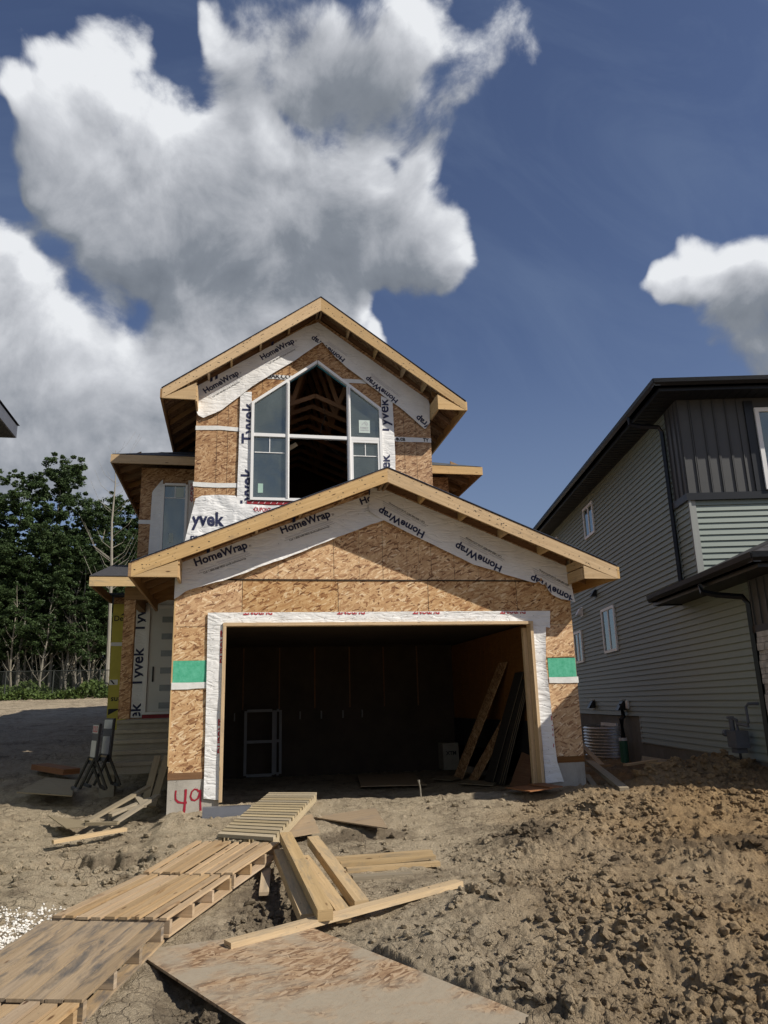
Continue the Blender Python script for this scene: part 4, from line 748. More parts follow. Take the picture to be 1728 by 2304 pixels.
for i in range(22): x = .27+i*.12; m.prism([(x, YU-.052, 5.535), (x+.012, YU-.052, 5.535), (x+.045, YU-.052, 5.575), (x+.033, YU-.052, 5.575)], (0, .001, 0), 1)
m.build('sill_tape', H, label='red sill tape with white marks')
t1 = tape(UL-.01, .0, 7.03, 7.115, YU, H, -.02); tape(UL-.02, .0, 5.86, 5.95, YU, H, .012); t2 = tape(3.18, UR, 6.96, 7.06, YU, H, .0); tape(2.1, 2.62, 8.22, 8.31, YU, H, 0.0)
t3 = tape(.55, 1.08, 8.215, 8.31, YU, H, 0.0); letters('printed_word', t3, 'BAR.CO', (.56, 8.235), (1.02, 8.235), YU, 'ink_black', base=.014, bold=.03); letters('printed_word', t2, 'e.ca', (3.22, 6.98), (3.42, 6.98), YU, 'ink_black', base=.014, bold=.03); letters('printed_word', t2, 'TY', (3.80, 6.98), (3.93, 6.98), YU, 'ink_black', base=.014, bold=.03)
# big window
def bar(m, a, b, w, d, Y, mi=0): m.beam((a[0], Y, a[1]), (b[0], Y, b[1]), d, w, up=Vector((b[0]-a[0], 0, b[1]-a[1])).cross(Vector((0, 1, 0))), mi=mi)
WY = YU-.035
m = MB('vinyl_white'); fw = .055; d = .09
xl, xr, zb, ze, zp, xc = WX0+.027, WX1-.027, WZ0+.027, WZE-.015, WZP-.03, WXC; m1, m2, zr = .965, 2.225, 6.965
for a, b in (((xl, zb-.027), (xl, ze+.02)), ((xr, zb-.027), (xr, ze+.02))): bar(m, a, b, fw, d, WY)
bar(m, (xl+.028, zb), (xr-.028, zb), fw, d-.004, WY)
for s_ in (-1, 1):
    a = (xc, zp); b = (xl if s_ < 0 else xr, ze); bar(m, a, (b[0]-s_*.0, b[1]), fw, d-.008, WY)
for x in (m1, m2): bar(m, (x, zb+.02), (x, zp-.745*abs(x-xc)-.03), .075, d-.012, WY); bar(m, (x-.012, zb+.02), (x-.012, zp-.745*abs(x-xc)-.05), .006, .02, WY-.05); bar(m, (x+.012, zb+.02), (x+.012, zp-.745*abs(x-xc)-.05), .006, .02, WY-.05)
bar(m, (xl+.028, zr), (xr-.028, zr), .068, d-.016, WY)
big = m.build('big_window', H, label='large gabled picture window with white frame and two open middle panes')
for x0, x1 in ((xl+.028, m1-.037), (m2+.037, xr-.028)):
    m = MB('vinyl_white')
    so = .03 if x0 > 1 else .0
    if so:
        for a, b in (((x0+.02, zb+.03), (x0+.02, zr-.035)), ((x1-.02, zb+.03), (x1-.02, zr-.035)), ((x0, zr-.06), (x1, zr-.06)), ((x0, zb+.05), (x1, zb+.05))): bar(m, a, b, .05, .05, WY-.01+.001*(a[0] == b[0]))
    zq = 6.60; bar(m, (x0+.02, zq), (x1-.02, zq), .016, .012, WY+.0); bar(m, ((x0+x1)/2, zq), ((x0+x1)/2, zr-.04), .016, .010, WY+.0)
    m.build('window_grille', big)
for side, (x0, x1) in enumerate(((xl+.02, m1-.03), (m2+.03, xr-.02))):
    m = MB('glass'); tz = lambda x: zp-.745*abs(x-xc)-.02
    m.prism([(x0, WY+.014, zr+.03), (x1, WY+.014, zr+.03), (x1, WY+.014, tz(x1)), (x0, WY+.014, tz(x0))], (0, .004, 0)); m.build('pane', big)
    m = MB('glass'); m.prism([(x0, WY+.014, zb+.02), (x1, WY+.014, zb+.02), (x1, WY+.014, zr-.03), (x0, WY+.014, zr-.03)], (0, .004, 0)); m.build('pane', big)
m = MB('blue_edge'); bar(m, (xc, zp-.045), (m2-.04, zp-.745*(m2-.04-xc)-.045), .04, .02, WY+.055); bar(m, (xc, zp-.045), (m1+.04, zp-.745*abs(m1+.04-xc)-.045), .02, .02, WY+.055); m.build('blue_membrane', big)
m = MB('sticker'); m.box(2.44, 2.67, WY+.006, WY+.008, 7.11, 7.39); stk = m.build('window_sticker', big, label='pale square sticker reading FANCY WINDOWS')
letters('printed_word', stk, 'FANCY', (2.465, 7.20), (2.645, 7.20), WY+.004, 'ink_grey', base=0, amp=0, lift=.001, bold=.02); letters('printed_word', stk, 'WINDOWS', (2.465, 7.155), (2.645, 7.155), WY+.004, 'ink_grey', base=0, amp=0, lift=.001, bold=.02)
m = MB('ink_grey'); ribbon(m, [(2.50, 7.28), (2.55, 7.34), (2.60, 7.28)], .012, WY+.003); ribbon(m, [(2.52, 7.31), (2.58, 7.36), (2.63, 7.30), (2.60, 7.27)], .010, WY+.0025); m.build('printed_mark', stk)
m = MB('sticker_green'); m.box(.39, .49, WY+.006, WY+.008, 5.76, 5.95); m.build('window_sticker', big, label='small pale green sticker low on the left pane')
# loft inside
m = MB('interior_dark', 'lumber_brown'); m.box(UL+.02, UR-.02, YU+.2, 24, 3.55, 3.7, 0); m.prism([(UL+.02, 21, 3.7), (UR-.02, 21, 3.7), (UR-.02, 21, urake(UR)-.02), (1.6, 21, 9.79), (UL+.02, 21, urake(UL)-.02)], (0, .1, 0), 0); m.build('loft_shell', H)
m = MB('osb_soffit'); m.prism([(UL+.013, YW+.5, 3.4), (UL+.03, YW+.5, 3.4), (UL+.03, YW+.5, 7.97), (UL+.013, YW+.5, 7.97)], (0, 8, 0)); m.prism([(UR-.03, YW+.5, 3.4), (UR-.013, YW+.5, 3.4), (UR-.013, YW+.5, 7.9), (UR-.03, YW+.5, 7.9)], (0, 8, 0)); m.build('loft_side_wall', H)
for k in range(9):
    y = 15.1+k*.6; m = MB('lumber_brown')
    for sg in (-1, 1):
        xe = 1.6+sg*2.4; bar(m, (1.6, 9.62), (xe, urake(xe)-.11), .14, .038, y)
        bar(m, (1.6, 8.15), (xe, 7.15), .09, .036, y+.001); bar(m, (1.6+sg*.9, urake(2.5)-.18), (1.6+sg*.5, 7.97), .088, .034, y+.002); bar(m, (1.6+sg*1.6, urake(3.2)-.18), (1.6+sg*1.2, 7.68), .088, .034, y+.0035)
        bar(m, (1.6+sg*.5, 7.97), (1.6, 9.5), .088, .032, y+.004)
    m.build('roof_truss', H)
m = MB('interior_dark')
for i in range(9): m.box(-.7+i*.55, -.662+i*.55, 17.9, 17.99, 3.71, 6.55)
m.build('stud_wall', H)
m = MB('lumber_fresh'); bar(m, (.85, 6.85), (1.22, 7.1), .09, .03, 15.3); m.build('loft_brace', H)
m = MB('wire'); m.tube([(1.75+.05*math.sin(i*.9), 15.0, 7.9-.12*i+.0) for i in range(7)]+[(1.82, 15, 7.05), (1.9, 15, 7.2), (1.85, 15, 7.45)], .005, 5); m.build('hanging_cable', H)
# ---- wing walls, hip roof, porch
m = MB('osb_aged', 'seam_dark', 'lumber')
m.prism([(-2.02, YW, 3.9), (UL-.002, YW, 3.9), (UL-.002, YW, 6.68), (-2.02, YW, 6.68)], (0, .012, 0)); m.box(-2.02, -2.008, YW+.0125, 27, 3.9, 6.68); m.prism([(UR+.002, YW, 3.4), (4.76, YW, 3.4), (4.76, YW, 6.68), (UR+.002, YW, 6.68)], (0, .012, 0)); m.box(4.748, 4.76, YW+.0125, 27, 3.4, 6.68); m.box(-2.008, 4.748, 26.98, 26.995, .8, 6.68)
m.build('wing_wall', H)
tape(-2.03, -1.72, 5.44, 5.53, YW, H, 0)
m = MB('osb_aged'); m.prism([(-2.42, YW, 1.2), (UL-.002, YW, 1.2), (UL-.002, YW, 3.895), (-2.42, YW, 3.895)], (0, .012, 0)); m.box(-2.42, -2.408, YW+.0125, 27, 1.2, 3.895); m.build('ground_floor_wall', H)
m = MB('felt_blue'); m.box(-2.6, -1.0, YW-.35, 27, 3.90, 3.94); m.build('floor_ledge', H)
# hip roof
ez = 6.755; XL, XR, YF, YB = -2.545, 5.37, 15.4, 27.6; XM = (XL+XR)/2; hs = .41; RZ = ez+hs*(XM-XL); rf = YF+(XM-XL); rb = YB-(XM-XL)
if rb < rf: rb = rf+.1
def hip(name, XL, XR, YF, YB, ez, hs, matn, lab):
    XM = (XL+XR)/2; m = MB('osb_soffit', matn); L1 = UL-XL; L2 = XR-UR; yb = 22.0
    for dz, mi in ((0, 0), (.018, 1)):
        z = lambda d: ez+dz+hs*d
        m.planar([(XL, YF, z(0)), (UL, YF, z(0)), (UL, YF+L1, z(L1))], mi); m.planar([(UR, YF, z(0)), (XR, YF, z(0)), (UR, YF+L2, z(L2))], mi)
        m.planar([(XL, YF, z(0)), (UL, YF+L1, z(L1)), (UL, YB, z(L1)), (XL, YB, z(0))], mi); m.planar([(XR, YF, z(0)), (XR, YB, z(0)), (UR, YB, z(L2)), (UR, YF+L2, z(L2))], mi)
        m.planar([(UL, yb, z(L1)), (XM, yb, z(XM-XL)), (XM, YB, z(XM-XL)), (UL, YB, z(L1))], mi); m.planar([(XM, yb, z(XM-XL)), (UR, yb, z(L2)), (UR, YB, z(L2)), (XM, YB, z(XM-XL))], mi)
    return m.build(name, H, label=lab)
hr = hip('main_roof', XL, XR, YF, YB, ez, hs, 'felt', 'low hipped main roof covered in dark felt')
m = MB('lumber'); m.beam((XL-.02, YF, ez-.09), (UL-.002, YF, ez-.09), .038, .18); m.build('fascia_board', hr); m = MB('lumber'); m.beam((UR+.002, YF, ez-.09), (XR+.02, YF, ez-.09), .038, .18); m.build('fascia_board', hr)
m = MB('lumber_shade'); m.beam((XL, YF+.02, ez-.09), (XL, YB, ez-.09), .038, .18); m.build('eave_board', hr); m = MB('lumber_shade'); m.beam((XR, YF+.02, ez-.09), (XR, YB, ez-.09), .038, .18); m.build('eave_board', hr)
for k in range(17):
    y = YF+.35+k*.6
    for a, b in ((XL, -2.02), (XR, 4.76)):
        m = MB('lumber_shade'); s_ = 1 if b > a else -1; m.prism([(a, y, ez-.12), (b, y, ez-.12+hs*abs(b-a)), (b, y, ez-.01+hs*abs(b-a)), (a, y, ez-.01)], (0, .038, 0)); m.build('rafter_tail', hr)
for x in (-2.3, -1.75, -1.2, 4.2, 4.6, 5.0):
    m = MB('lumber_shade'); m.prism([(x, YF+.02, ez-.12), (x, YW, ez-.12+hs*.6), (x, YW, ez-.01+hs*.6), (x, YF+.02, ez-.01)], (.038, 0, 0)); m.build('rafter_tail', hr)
m = MB('tape_white', 'ink_navy'); m.planar([(-1.75, 16.2, ez+.018+hs*.62+.01+.2*hs), (-1.0, 15.8, ez+.03+hs*.42), (-.9, 17.6, ez+.04+hs*1.75), (-1.5, 17.4, ez+.04+hs*1.65)][::1], 0); m.build('roof_membrane', hr, label='crumpled pale membrane scrap on the roof')
# wing window
wz0, wz1 = 4.60, 6.31
m = MB('vinyl_white'); 
for a, b in (((-1.55, wz0), (-1.55, wz1)), ((-1.07, wz0), (-1.07, wz1))): bar(m, a, b, .05, .09, YW-.03)
for z in (wz0, wz1): bar(m, (-1.525, z), (-1.095, z), .05, .086, YW-.03)
bar(m, (-1.52, 6.02), (-1.10, 6.02), .015, .012, YW-.02); bar(m, (-1.31, 6.02), (-1.31, 6.29), .015, .01, YW-.02)
ww = m.build('wing_window', H, label='narrow white framed window in the left wing')
m = MB('glass'); m.box(-1.53, -1.09, YW-.018, YW-.014, wz0+.02, wz1-.02); m.build('pane', ww); m = MB('interior_dark'); m.box(-1.56, -1.06, YW-.008, YW-.004, wz0, wz1); m.build('backing', ww)
m = MB('sticker'); m.box(-1.29, -1.13, YW-.024, YW-.022, 6.04, 6.25); m.box(-1.40, -1.31, YW-.024, YW-.022, 5.05, 5.25); m.build('window_sticker', ww)
wrap('window_wrap', YW, [(-1.80, 4.4), (-1.78, 6.15), (-1.58, 6.42)], [(-1.57, 4.4), (-1.57, 6.15), (-1.57, 6.40)], H, 30, 6, base=.02, amp=.02, flare=0.0, label='loose white wrap left of the narrow wing window')
wd = wrap('window_wrap', YW, [(-1.045, 4.4), (-1.045, 6.42)], [(-.90, 4.4), (-.90, 6.42)], H, 20, 4, base=.02, label='white wrap right of the narrow wing window')
letters('printed_word', wd, '\u25c2DUPONT', (-.93, 5.93), (-.93, 6.36), YW, 'ink_red', base=.03, lift=.006, bold=.03)
# door
m = MB('vinyl_white', 'door_white')
dx0, dx1, dz0, dz1 = -1.755, -.80, 1.60, 3.70
for a, b in (((dx0+.03, dz0), (dx0+.03, dz1)), ((dx1, dz0), (dx1, dz1))): bar(m, a, b, .07, .11, YW-.03)
bar(m, (dx0, dz1), (dx1, dz1), .06, .10, YW-.03); bar(m, (dx0, dz0), (dx1, dz0), .05, .14, YW-.04); dfm = m.build('front_door_frame', H)
m = MB('door_white'); m.box(dx0+.07, dx1-.035, YW-.025, YW-.015, dz0+.03, dz1-.03)
dr = m.build('front_door', H, label='white front door with five frosted slots')
m = MB('frosted_glass', 'door_white')
for i in range(6): z = 3.50-i*.34; m.box(-1.45, -.86, YW-.034, YW-.030, z-.12, z, 0)
m.build('glass_slots', dr)
m = MB('sign_black'); m.box(-1.60, -1.57, YW-.05, YW-.035, 2.2, 2.5); m.build('handle', dr)
m = MB('tape_red'); m.box(-1.75, -.86, YW-.07, YW-.066, 1.50, 1.57); m.build('threshold_tape', H, label='red tape under the front door')
wc = wrap('door_wrap', YW, [(-2.06, 1.52), (-2.03, 3.78)], [(-1.76, 1.52), (-1.755, 3.78)], H, 40, 5, base=.02, label='vertical white wrap left of the front door')
wrap('door_wrap', YW, [(-1.755, 3.98), (-.85, 3.98)], [(-1.755, 3.74), (-.85, 3.74)], H, 20, 4, base=.03, label='white wrap above the front door')
for z in (2.10, 3.18, 1.02): letters('printed_word', wc, 'Tyvek', (-1.79, z), (-1.79, z+.78), YW, base=.03, lift=.006, bold=.02, clip=lambda x, zz: 1.54 < zz < 3.75)
# yellow sheathing left of the porch
m = MB('yellow_board', 'tape_white'); m.prism([(-2.42, YW-.016, 1.15), (-2.06, YW-.016, 1.15), (-2.06, YW-.016, 3.76), (-2.42, YW-.016, 3.76)], (0, .012, 0), 0); m.box(-2.425, -2.06, YW-.020, YW-.017, 2.92, 2.99, 1); yb = m.build('yellow_sheathing', H, label='yellow sheathing board with black print beside the porch post')
letters('printed_word', yb, 'Dens', (-2.39, 3.42), (-2.08, 3.42), YW-.016, 'ink_black', base=0, amp=0, lift=.002); letters('printed_word', yb, 'Dens', (-2.05, 1.92), (-2.36, 1.92), YW-.016, 'ink_black', base=0, amp=0, lift=.002)
m = MB('ink_black', 'tape_white'); m.prism([(-2.40, YW-.019, 1.58), (-2.18, YW-.019, 1.70), (-2.40, YW-.019, 1.70)], (0, .001, 0), 0); m.prism([(-2.27, YW-.019, 3.53), (-2.15, YW-.019, 3.53), (-2.15, YW-.019, 3.63)], (0, .001, 0), 0); m.box(-2.41, -2.25, YW-.019, YW-.018, 2.16, 2.26, 1); m.prism([(-2.40, YW-.021, 2.25), (-2.36, YW-.021, 2.25), (-2.30, YW-.021, 2.17), (-2.33, YW-.021, 2.17)], (0, .001, 0), 0); m.build('printed_marks', yb)
# porch roof, beam and post
PX0, PY0, pz = -2.46, 13.6, 3.91
m = MB('osb_soffit', 'shingle_dark'); 
m.prism([(PX0, PY0, pz), (PX0, YW-.03, pz+.62), (PX0, YW-.03, pz+.635), (PX0, PY0, pz+.015)], (-.86-PX0, 0, 0), 0); m.prism([(PX0-.02, PY0-.02, pz+.018), (PX0-.02, YW-.03, pz+.642), (PX0-.02, YW-.03, pz+.652), (PX0-.02, PY0-.02, pz+.03)], (-.86-PX0+.02, 0, 0), 1)
pr = m.build('porch_roof', H, label='small shed roof over the front door')
m = MB('lumber_fresh'); m.beam((PX0-.02, PY0, pz-.075), (-.86, PY0, pz-.075), .038, .16); m.build('fascia_board', pr)
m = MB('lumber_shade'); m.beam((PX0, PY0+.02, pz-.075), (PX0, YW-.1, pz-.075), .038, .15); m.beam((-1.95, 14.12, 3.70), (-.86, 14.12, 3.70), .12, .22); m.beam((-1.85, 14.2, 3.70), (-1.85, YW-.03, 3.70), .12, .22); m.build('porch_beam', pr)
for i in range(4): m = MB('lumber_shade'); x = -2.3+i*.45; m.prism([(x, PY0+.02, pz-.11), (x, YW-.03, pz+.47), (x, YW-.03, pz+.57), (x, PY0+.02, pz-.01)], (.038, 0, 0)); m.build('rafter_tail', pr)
m = MB('osb_aged'); m.box(-1.945, -1.755, 14.05, 14.24, 1.52, 3.585); m.build('porch_post', H, label='square porch post clad in OSB')

# concrete steps
ST = thing('entry_steps', 'precast concrete entry steps climbing to the white front door', 'steps', (-1.4, 13.4, .45))
m = MB('concrete_step'); prof = [(12.86, .70), (12.86, .84)]
zs_ = [.88, 1.035, 1.19, 1.345, 1.50]
pr_ = []; y = 12.86
for i, z in enumerate(zs_):
    pr_ += [(y, (zs_[i-1] if i else .70)), (y, z-.05), (y-.04, z-.055), (y-.04, z)]; y += .28
pr_ += [(YW-.07, 1.50), (YW-.07, 1.15), (13.9, 1.15), (13.2, .70)]
m.prism([(-1.94, a, b) for a, b in pr_], (1.07, 0, 0)); m.build('stair_flight', ST)
m = MB('concrete_step'); m.box(-2.02, -1.80, 13.05, 13.3, .30, .69); m.build('support_block', ST); m = MB('concrete_step'); m.box(-1.1, -.9, 13.3, 13.6, .30, .85); m.build('support_block', ST); m = MB('concrete_step'); m.box(-2.0, -.9, 14.6, 15.9, .5, 1.14); m.build('support_block', ST)

# ---------------------------------------------------------------- neighbour house on the right (local axes: x outward from its side wall, y along it)
TH = rad(11.7); NN = Vector((math.cos(TH), -math.sin(TH), 0)); UU = Vector((math.sin(TH), math.cos(TH), 0)); B0 = (5.0, 10.4, .35)
bw = NN*5+UU*10.4; NB = thing('neighbour_house', 'finished grey vinyl sided two storey house with black eaves and gutters', 'house', (bw.x*1.08, bw.y*1.08, .246), -TH, org=B0); NB.scale = (1.08, 1.08, 1.08)
EXP = .1
def siding_x(m, n, u0, u1, z0, z1, mi=0):
    z = z0
    while z < z1-.001:
        zt = min(z+EXP, z1); m.face([(n-.024, u1, z), (n-.024, u0, z), (n-.001, u0, zt), (n-.001, u1, zt)], [(0, 0)]*4, mi); m.face([(n-.024, u0, z), (n-.024, u1, z), (n, u1, z), (n, u0, z)], [(0, 0)]*4, mi); z = zt
def siding_y(m, u, n0, n1, z0, z1, mi=0):
    z = z0
    while z < z1-.001:
        zt = min(z+EXP, z1); m.face([(n0, u-.024, z), (n1, u-.024, z), (n1, u-.001, zt), (n0, u-.001, zt)], [(0, 0)]*4, mi); m.face([(n0, u-.024, z), (n0, u, z), (n1, u, z), (n1, u-.024, z)], [(0, 0)]*4, mi); z = zt
m = MB('siding', 'siding_trim')
siding_x(m, 5.0, 12.64, 15.86, .775, 6.56); siding_x(m, 5.0, 10.44, 12.64, .775, 3.40); siding_x(m, 5.0, 12.09, 12.64, 3.40, 4.78); siding_x(m, 5.0, 15.86, 24.0, 1.275, 6.56)
m.box(4.985, 5.02, 15.80, 15.87, .75, 1.29, 1); m.box(4.982, 5.02, 12.05, 12.09, 3.2, 4.78, 1); m.box(4.99, 5.0, 10.42, 15.86, .755, .785, 1); m.build('siding_wall', NB)
m = MB('siding', 'siding_trim'); siding_y(m, 12.10, 5.10, 14.0, 3.3, 4.78); m.box(4.982, 5.10, 12.075, 12.10, 3.2, 4.78, 1); m.build('front_siding', NB)
m = MB('interior_dark'); m.box(5.012, 13.9, 12.12, 23.9, .5, 6.55); m.box(5.012, 13.9, 10.46, 12.1, .5, 3.3); m.build('wall_core', NB)
m = MB('parging'); m.box(5.003, 5.2, 10.45, 15.87, -.4, .78); m.box(5.003, 5.2, 15.875, 24.0, -.4, 1.30); m.build('foundation', NB)
m = MB('batten_dark')
m.box(4.985, 5.011, 12.062, 12.66, 4.90, 6.56); m.box(4.985, 6.15, 12.06, 12.10, 4.90, 6.56)
for n_ in (5.0, 5.18, 5.205, 5.40, 5.42, 5.59, 5.61, 5.80, 5.82, 6.0): m.box(n_, n_+.014, 12.040, 12.062, 4.90, 6.55)
for u_ in (12.2, 12.22, 12.4, 12.42, 12.58): m.box(4.965, 4.987, u_, u_+.012, 4.90, 6.55)
m.box(6.15, 14, 12.06, 12.10, 4.9, 6.56); m.build('board_and_batten', NB)
m = MB('black_metal'); m.box(4.95, 14, 12.03, 12.098, 4.78, 4.90); m.box(4.95, 5.0, 12.1, 12.68, 4.78, 4.90); m.box(6.12, 6.27, 12.03, 12.058, 4.905, 6.5); m.build('trim_band', NB)
def nwin_front(n0, n1, z0, z1, u):
    m = MB('vinyl_white')
    m.box(n0, n0+.07, u-.06, u, z0, z1); m.box(n1-.07, n1, u-.06, u, z0, z1); m.box(n0+.07, n1-.07, u-.058, u, z0, z0+.07); m.box(n0+.07, n1-.07, u-.058, u, z1-.07, z1); w = m.build('front_window', NB)
    m = MB('glass'); m.box(n0+.05, n1-.05, u-.03, u-.026, z0+.05, z1-.05); m.build('pane', w)
nwin_front(6.27, 8.0, 4.92, 6.36, 12.055)
def nwin(name, u0, u1, z0, z1, lab=None, fw=.06, mull=.5, blind=False):
    m = MB('vinyl_white'); n = 5.0
    m.box(n-.05, n, u0, u0+fw, z0, z1); m.box(n-.05, n, u1-fw, u1, z0, z1); m.box(n-.048, n, u0+fw, u1-fw, z0, z0+fw); m.box(n-.048, n, u0+fw, u1-fw, z1-fw, z1); um = u0+(u1-u0)*mull; m.box(n-.04, n, um-.03, um+.03, z0+fw, z1-fw); w = m.build(name, NB, label=lab)
    m = MB('glass'); m.box(n-.024, n-.020, u0+fw*.8, u1-fw*.8, z0+fw*.8, z1-fw*.8); m.build('pane', w)
    m = MB('interior_dark', 'blind_white'); m.box(n-.018, n-.0155, u0+fw*.5, u1-fw*.5, z0+fw*.5, z1-fw*.5, 0)
    if blind:
        for i in range(5): m.box(n-.0195, n-.0185, u0+.1+i*.055, u0+.135+i*.055, z0+.08, z1-.08, 1)
    m.build('window_backing', w)
nwin('side_window', 16.78, 17.82, 2.65, 3.66); nwin('side_window', 17.69, 18.59, 5.52, 6.31, blind=True); nwin('side_window', 19.85, 20.71, 2.56, 3.39); nwin('side_window', 21.7, 22.4, 5.5, 6.3)
nwin('basement_window', 17.45, 18.72, .72, 1.09, fw=.07)
# upper roof: fascia, gutter, soffit, hip
m = MB('soffit_black'); m.box(4.56, 4.998, 11.62, 24.6, 6.56, 6.575); m.box(4.998, 14.4, 11.62, 12.08, 6.56, 6.575)
for i in range(80): m.box(4.60, 4.95, 11.75+i*.16, 11.765+i*.16, 6.552, 6.56)
for i in range(40): m.box(5.0+i*.16, 5.015+i*.16, 11.68, 12.04, 6.552, 6.56)
m.build('soffit', NB)
def gutter(m, a, b, out, w=.12, h=.125):
    a = Vector(a); b = Vector(b); o = Vector(out); up = Vector((0, 0, 1)); pr = [(0, 0), (w*.75, 0), (w, h*.45), (w, h), (w-.012, h), (w-.012, h*.5), (w*.7, .012), (0, .012)]
    A = [a+o*x+up*z for x, z in pr]; B = [b+o*x+up*z for x, z in pr]
    for i in range(len(pr)):
        j = (i+1) % len(pr); m.face([A[i], B[i], B[j], A[j]], [(0, 0)]*4); m.face([A[j], B[j], B[i], A[i]], [(0, 0)]*4)
    m.face(A, [(0, 0)]*8); m.face(B, [(0, 0)]*8)
m = MB('black_metal'); m.box(4.54, 4.56, 11.60, 24.6, 6.545, 6.74); m.box(4.56, 14.4, 11.60, 11.62, 6.545, 6.74); gutter(m, (4.538, 11.49, 6.60), (4.538, 24.6, 6.60), (-1, 0, 0)); gutter(m, (4.43, 11.598, 6.60), (14.4, 11.598, 6.60), (0, -1, 0)); m.build('gutter', NB)
m = MB('shingle_dark'); A, B, C_, D_ = (4.50, 11.56, 6.745), (14.4, 11.56, 6.745), (14.4, 24.6, 6.745), (4.50, 24.6, 6.745); E, F = (9.45, 16.5, 8.9), (9.45, 19.6, 8.9)
for p in ([A, B, E], [B, C_, F, E], [C_, D_, F], [D_, A, E, F]): m.planar(p)
m.build('upper_roof', NB)
def dsp(name, pts, w=.07): m = MB('black_metal'); m.tube(pts, w*.58, 4, cap=True); return m.build(name, NB)
dsp('downspout', [(4.46, 12.95, 6.62), (4.47, 12.95, 6.48), (4.62, 12.86, 6.40), (4.90, 12.74, 6.33), (4.945, 12.73, 6.22), (4.945, 12.72, 3.45)])
# lower roof above the garage
m = MB('soffit_black'); m.box(4.52, 4.998, 9.13, 12.9, 3.17, 3.185); m.box(4.998, 12, 9.13, 10.4, 3.17, 3.185); m.build('soffit', NB)
m = MB('black_metal'); m.box(4.50, 4.52, 9.10, 12.92, 3.15, 3.33); m.box(4.52, 12, 9.10, 9.12, 3.15, 3.33); m.box(4.52, 4.998, 12.90, 12.92, 3.15, 3.33); gutter(m, (4.498, 9.0, 3.20), (4.498, 12.85, 3.20), (-1, 0, 0)); gutter(m, (4.39, 9.098, 3.20), (12, 9.098, 3.20), (0, -1, 0)); m.build('gutter', NB)
m = MB('shingle_dark', 'seam_dark'); A, B, E, F, D_ = (4.46, 9.06, 3.335), (12, 9.06, 3.335), (8.3, 12.098, 4.95), (8.3, 12.098, 4.95), (4.46, 12.9, 3.335)
m.planar([A, B, (8.3, 12.098, 4.98)]); m.planar([(4.46, 12.098, 3.335), A, (8.3, 12.098, 4.98)]); m.planar([(4.46, 12.95, 3.335), (4.46, 12.098, 3.335), (4.99, 12.098, 3.56), (4.99, 12.95, 3.56)])
for i in range(22):
    t = i/22; z = 3.337+t*1.6; a = 4.46+t*3.84; y_ = 9.06+t*3.04; m.face([(a, y_, z+.004), (12-t*3.7, y_, z+.004), (12-t*3.7, y_+.012, z+.010), (a, y_+.012, z+.010)], [(0, 0)]*4, 1); m.face([(a, y_, z+.004), (a, 12.09, z+.004), (a+.012, 12.09, z+.012), (a+.012, y_, z+.012)], [(0, 0)]*4, 1)
m.build('lower_roof', NB)
dsp('downspout', [(4.44, 10.75, 3.22), (4.45, 10.72, 3.08), (4.60, 10.62, 3.02), (4.88, 10.44, 2.96), (4.94, 10.42, 2.86), (4.94, 10.41, .55)])
m = MB('batten_dark', 'black_metal'); m.box(4.95, 5.3, 9.6, 10.38, 2.55, 3.17, 0)
for u_ in (9.7, 9.9, 10.1, 10.3): m.box(4.93, 4.952, u_, u_+.02, 2.56, 3.16, 0)
m.box(4.93, 5.32, 9.58, 10.39, 2.45, 2.548, 1); m.box(4.965, 5.3, 9.66, 10.40, .3, 2.448, 1); m.build('corner_column', NB)
m = MB('stone_veneer'); random.seed(3)
z = .3
while z < 2.42:
    h = random.choice((.055, .075, .10)); u_ = 9.60
    while u_ < 10.25:
        l_ = random.uniform(.12, .3); o_ = random.uniform(0, .025); m.box(4.925-o_, 4.964, u_, min(u_+l_, 10.27)-.006, z, z+h-.006); u_ += l_
    z += h
for zz in np.arange(.3, 2.42, .08):
    n_ = 4.95
    while n_ < 5.5: l_ = random.uniform(.12, .3); m.box(n_, n_+l_-.006, 9.56-random.random()*.02, 9.60, zz, zz+.075); n_ += l_
m.build('stone_veneer', NB); random.seed(12)
# vents and hoods
def hood(name, u, z, matn, s=.12, lab=None):
    m = MB(matn); m.prism([(4.985, u-s, z+s), (4.985, u+s, z+s), (4.985, u+s, z-s), (4.985, u-s, z-s)], (-.012, 0, 0)); m.prism([(4.972, u-s*.8, z+s*.85), (4.972-s*.4, u-s*.8, z+s*.7), (4.972-s*1.3, u-s*.8, z-s*.7), (4.972, u-s*.8, z-s*.7)], (0, s*1.6, 0)); return m.build(name, NB, label=lab)
hood('vent_hood', 19.67, 3.84, 'vinyl_white', .12, 'white vent hood'); hood('vent_hood', 18.19, 4.11, 'black_metal', .10); hood('vent_hood', 16.78, 1.48, 'black_metal', .13); hood('vent_hood', 19.29, 1.50, 'black_metal', .12)
m = MB('vinyl_white'); m.box(4.95, 4.985, 16.45, 16.6, 1.42, 1.58); m.build('outlet_cover', NB)
dsp('drain_downspout', [(4.90, 16.72, 1.52), (4.92, 16.72, 1.25), (4.87, 16.72, 1.2), (4.87, 16.72, .80)], .09)
m = MB('pipe_green', 'vinyl_white'); m.tube([(4.86, 16.72, .2), (4.86, 16.72, .76)], .085, 14); m.tube([(4.86, 16.72, .762), (4.86, 16.72, .82)], .088, 14, 1); m.build('drain_pipe', NB, smooth=False)
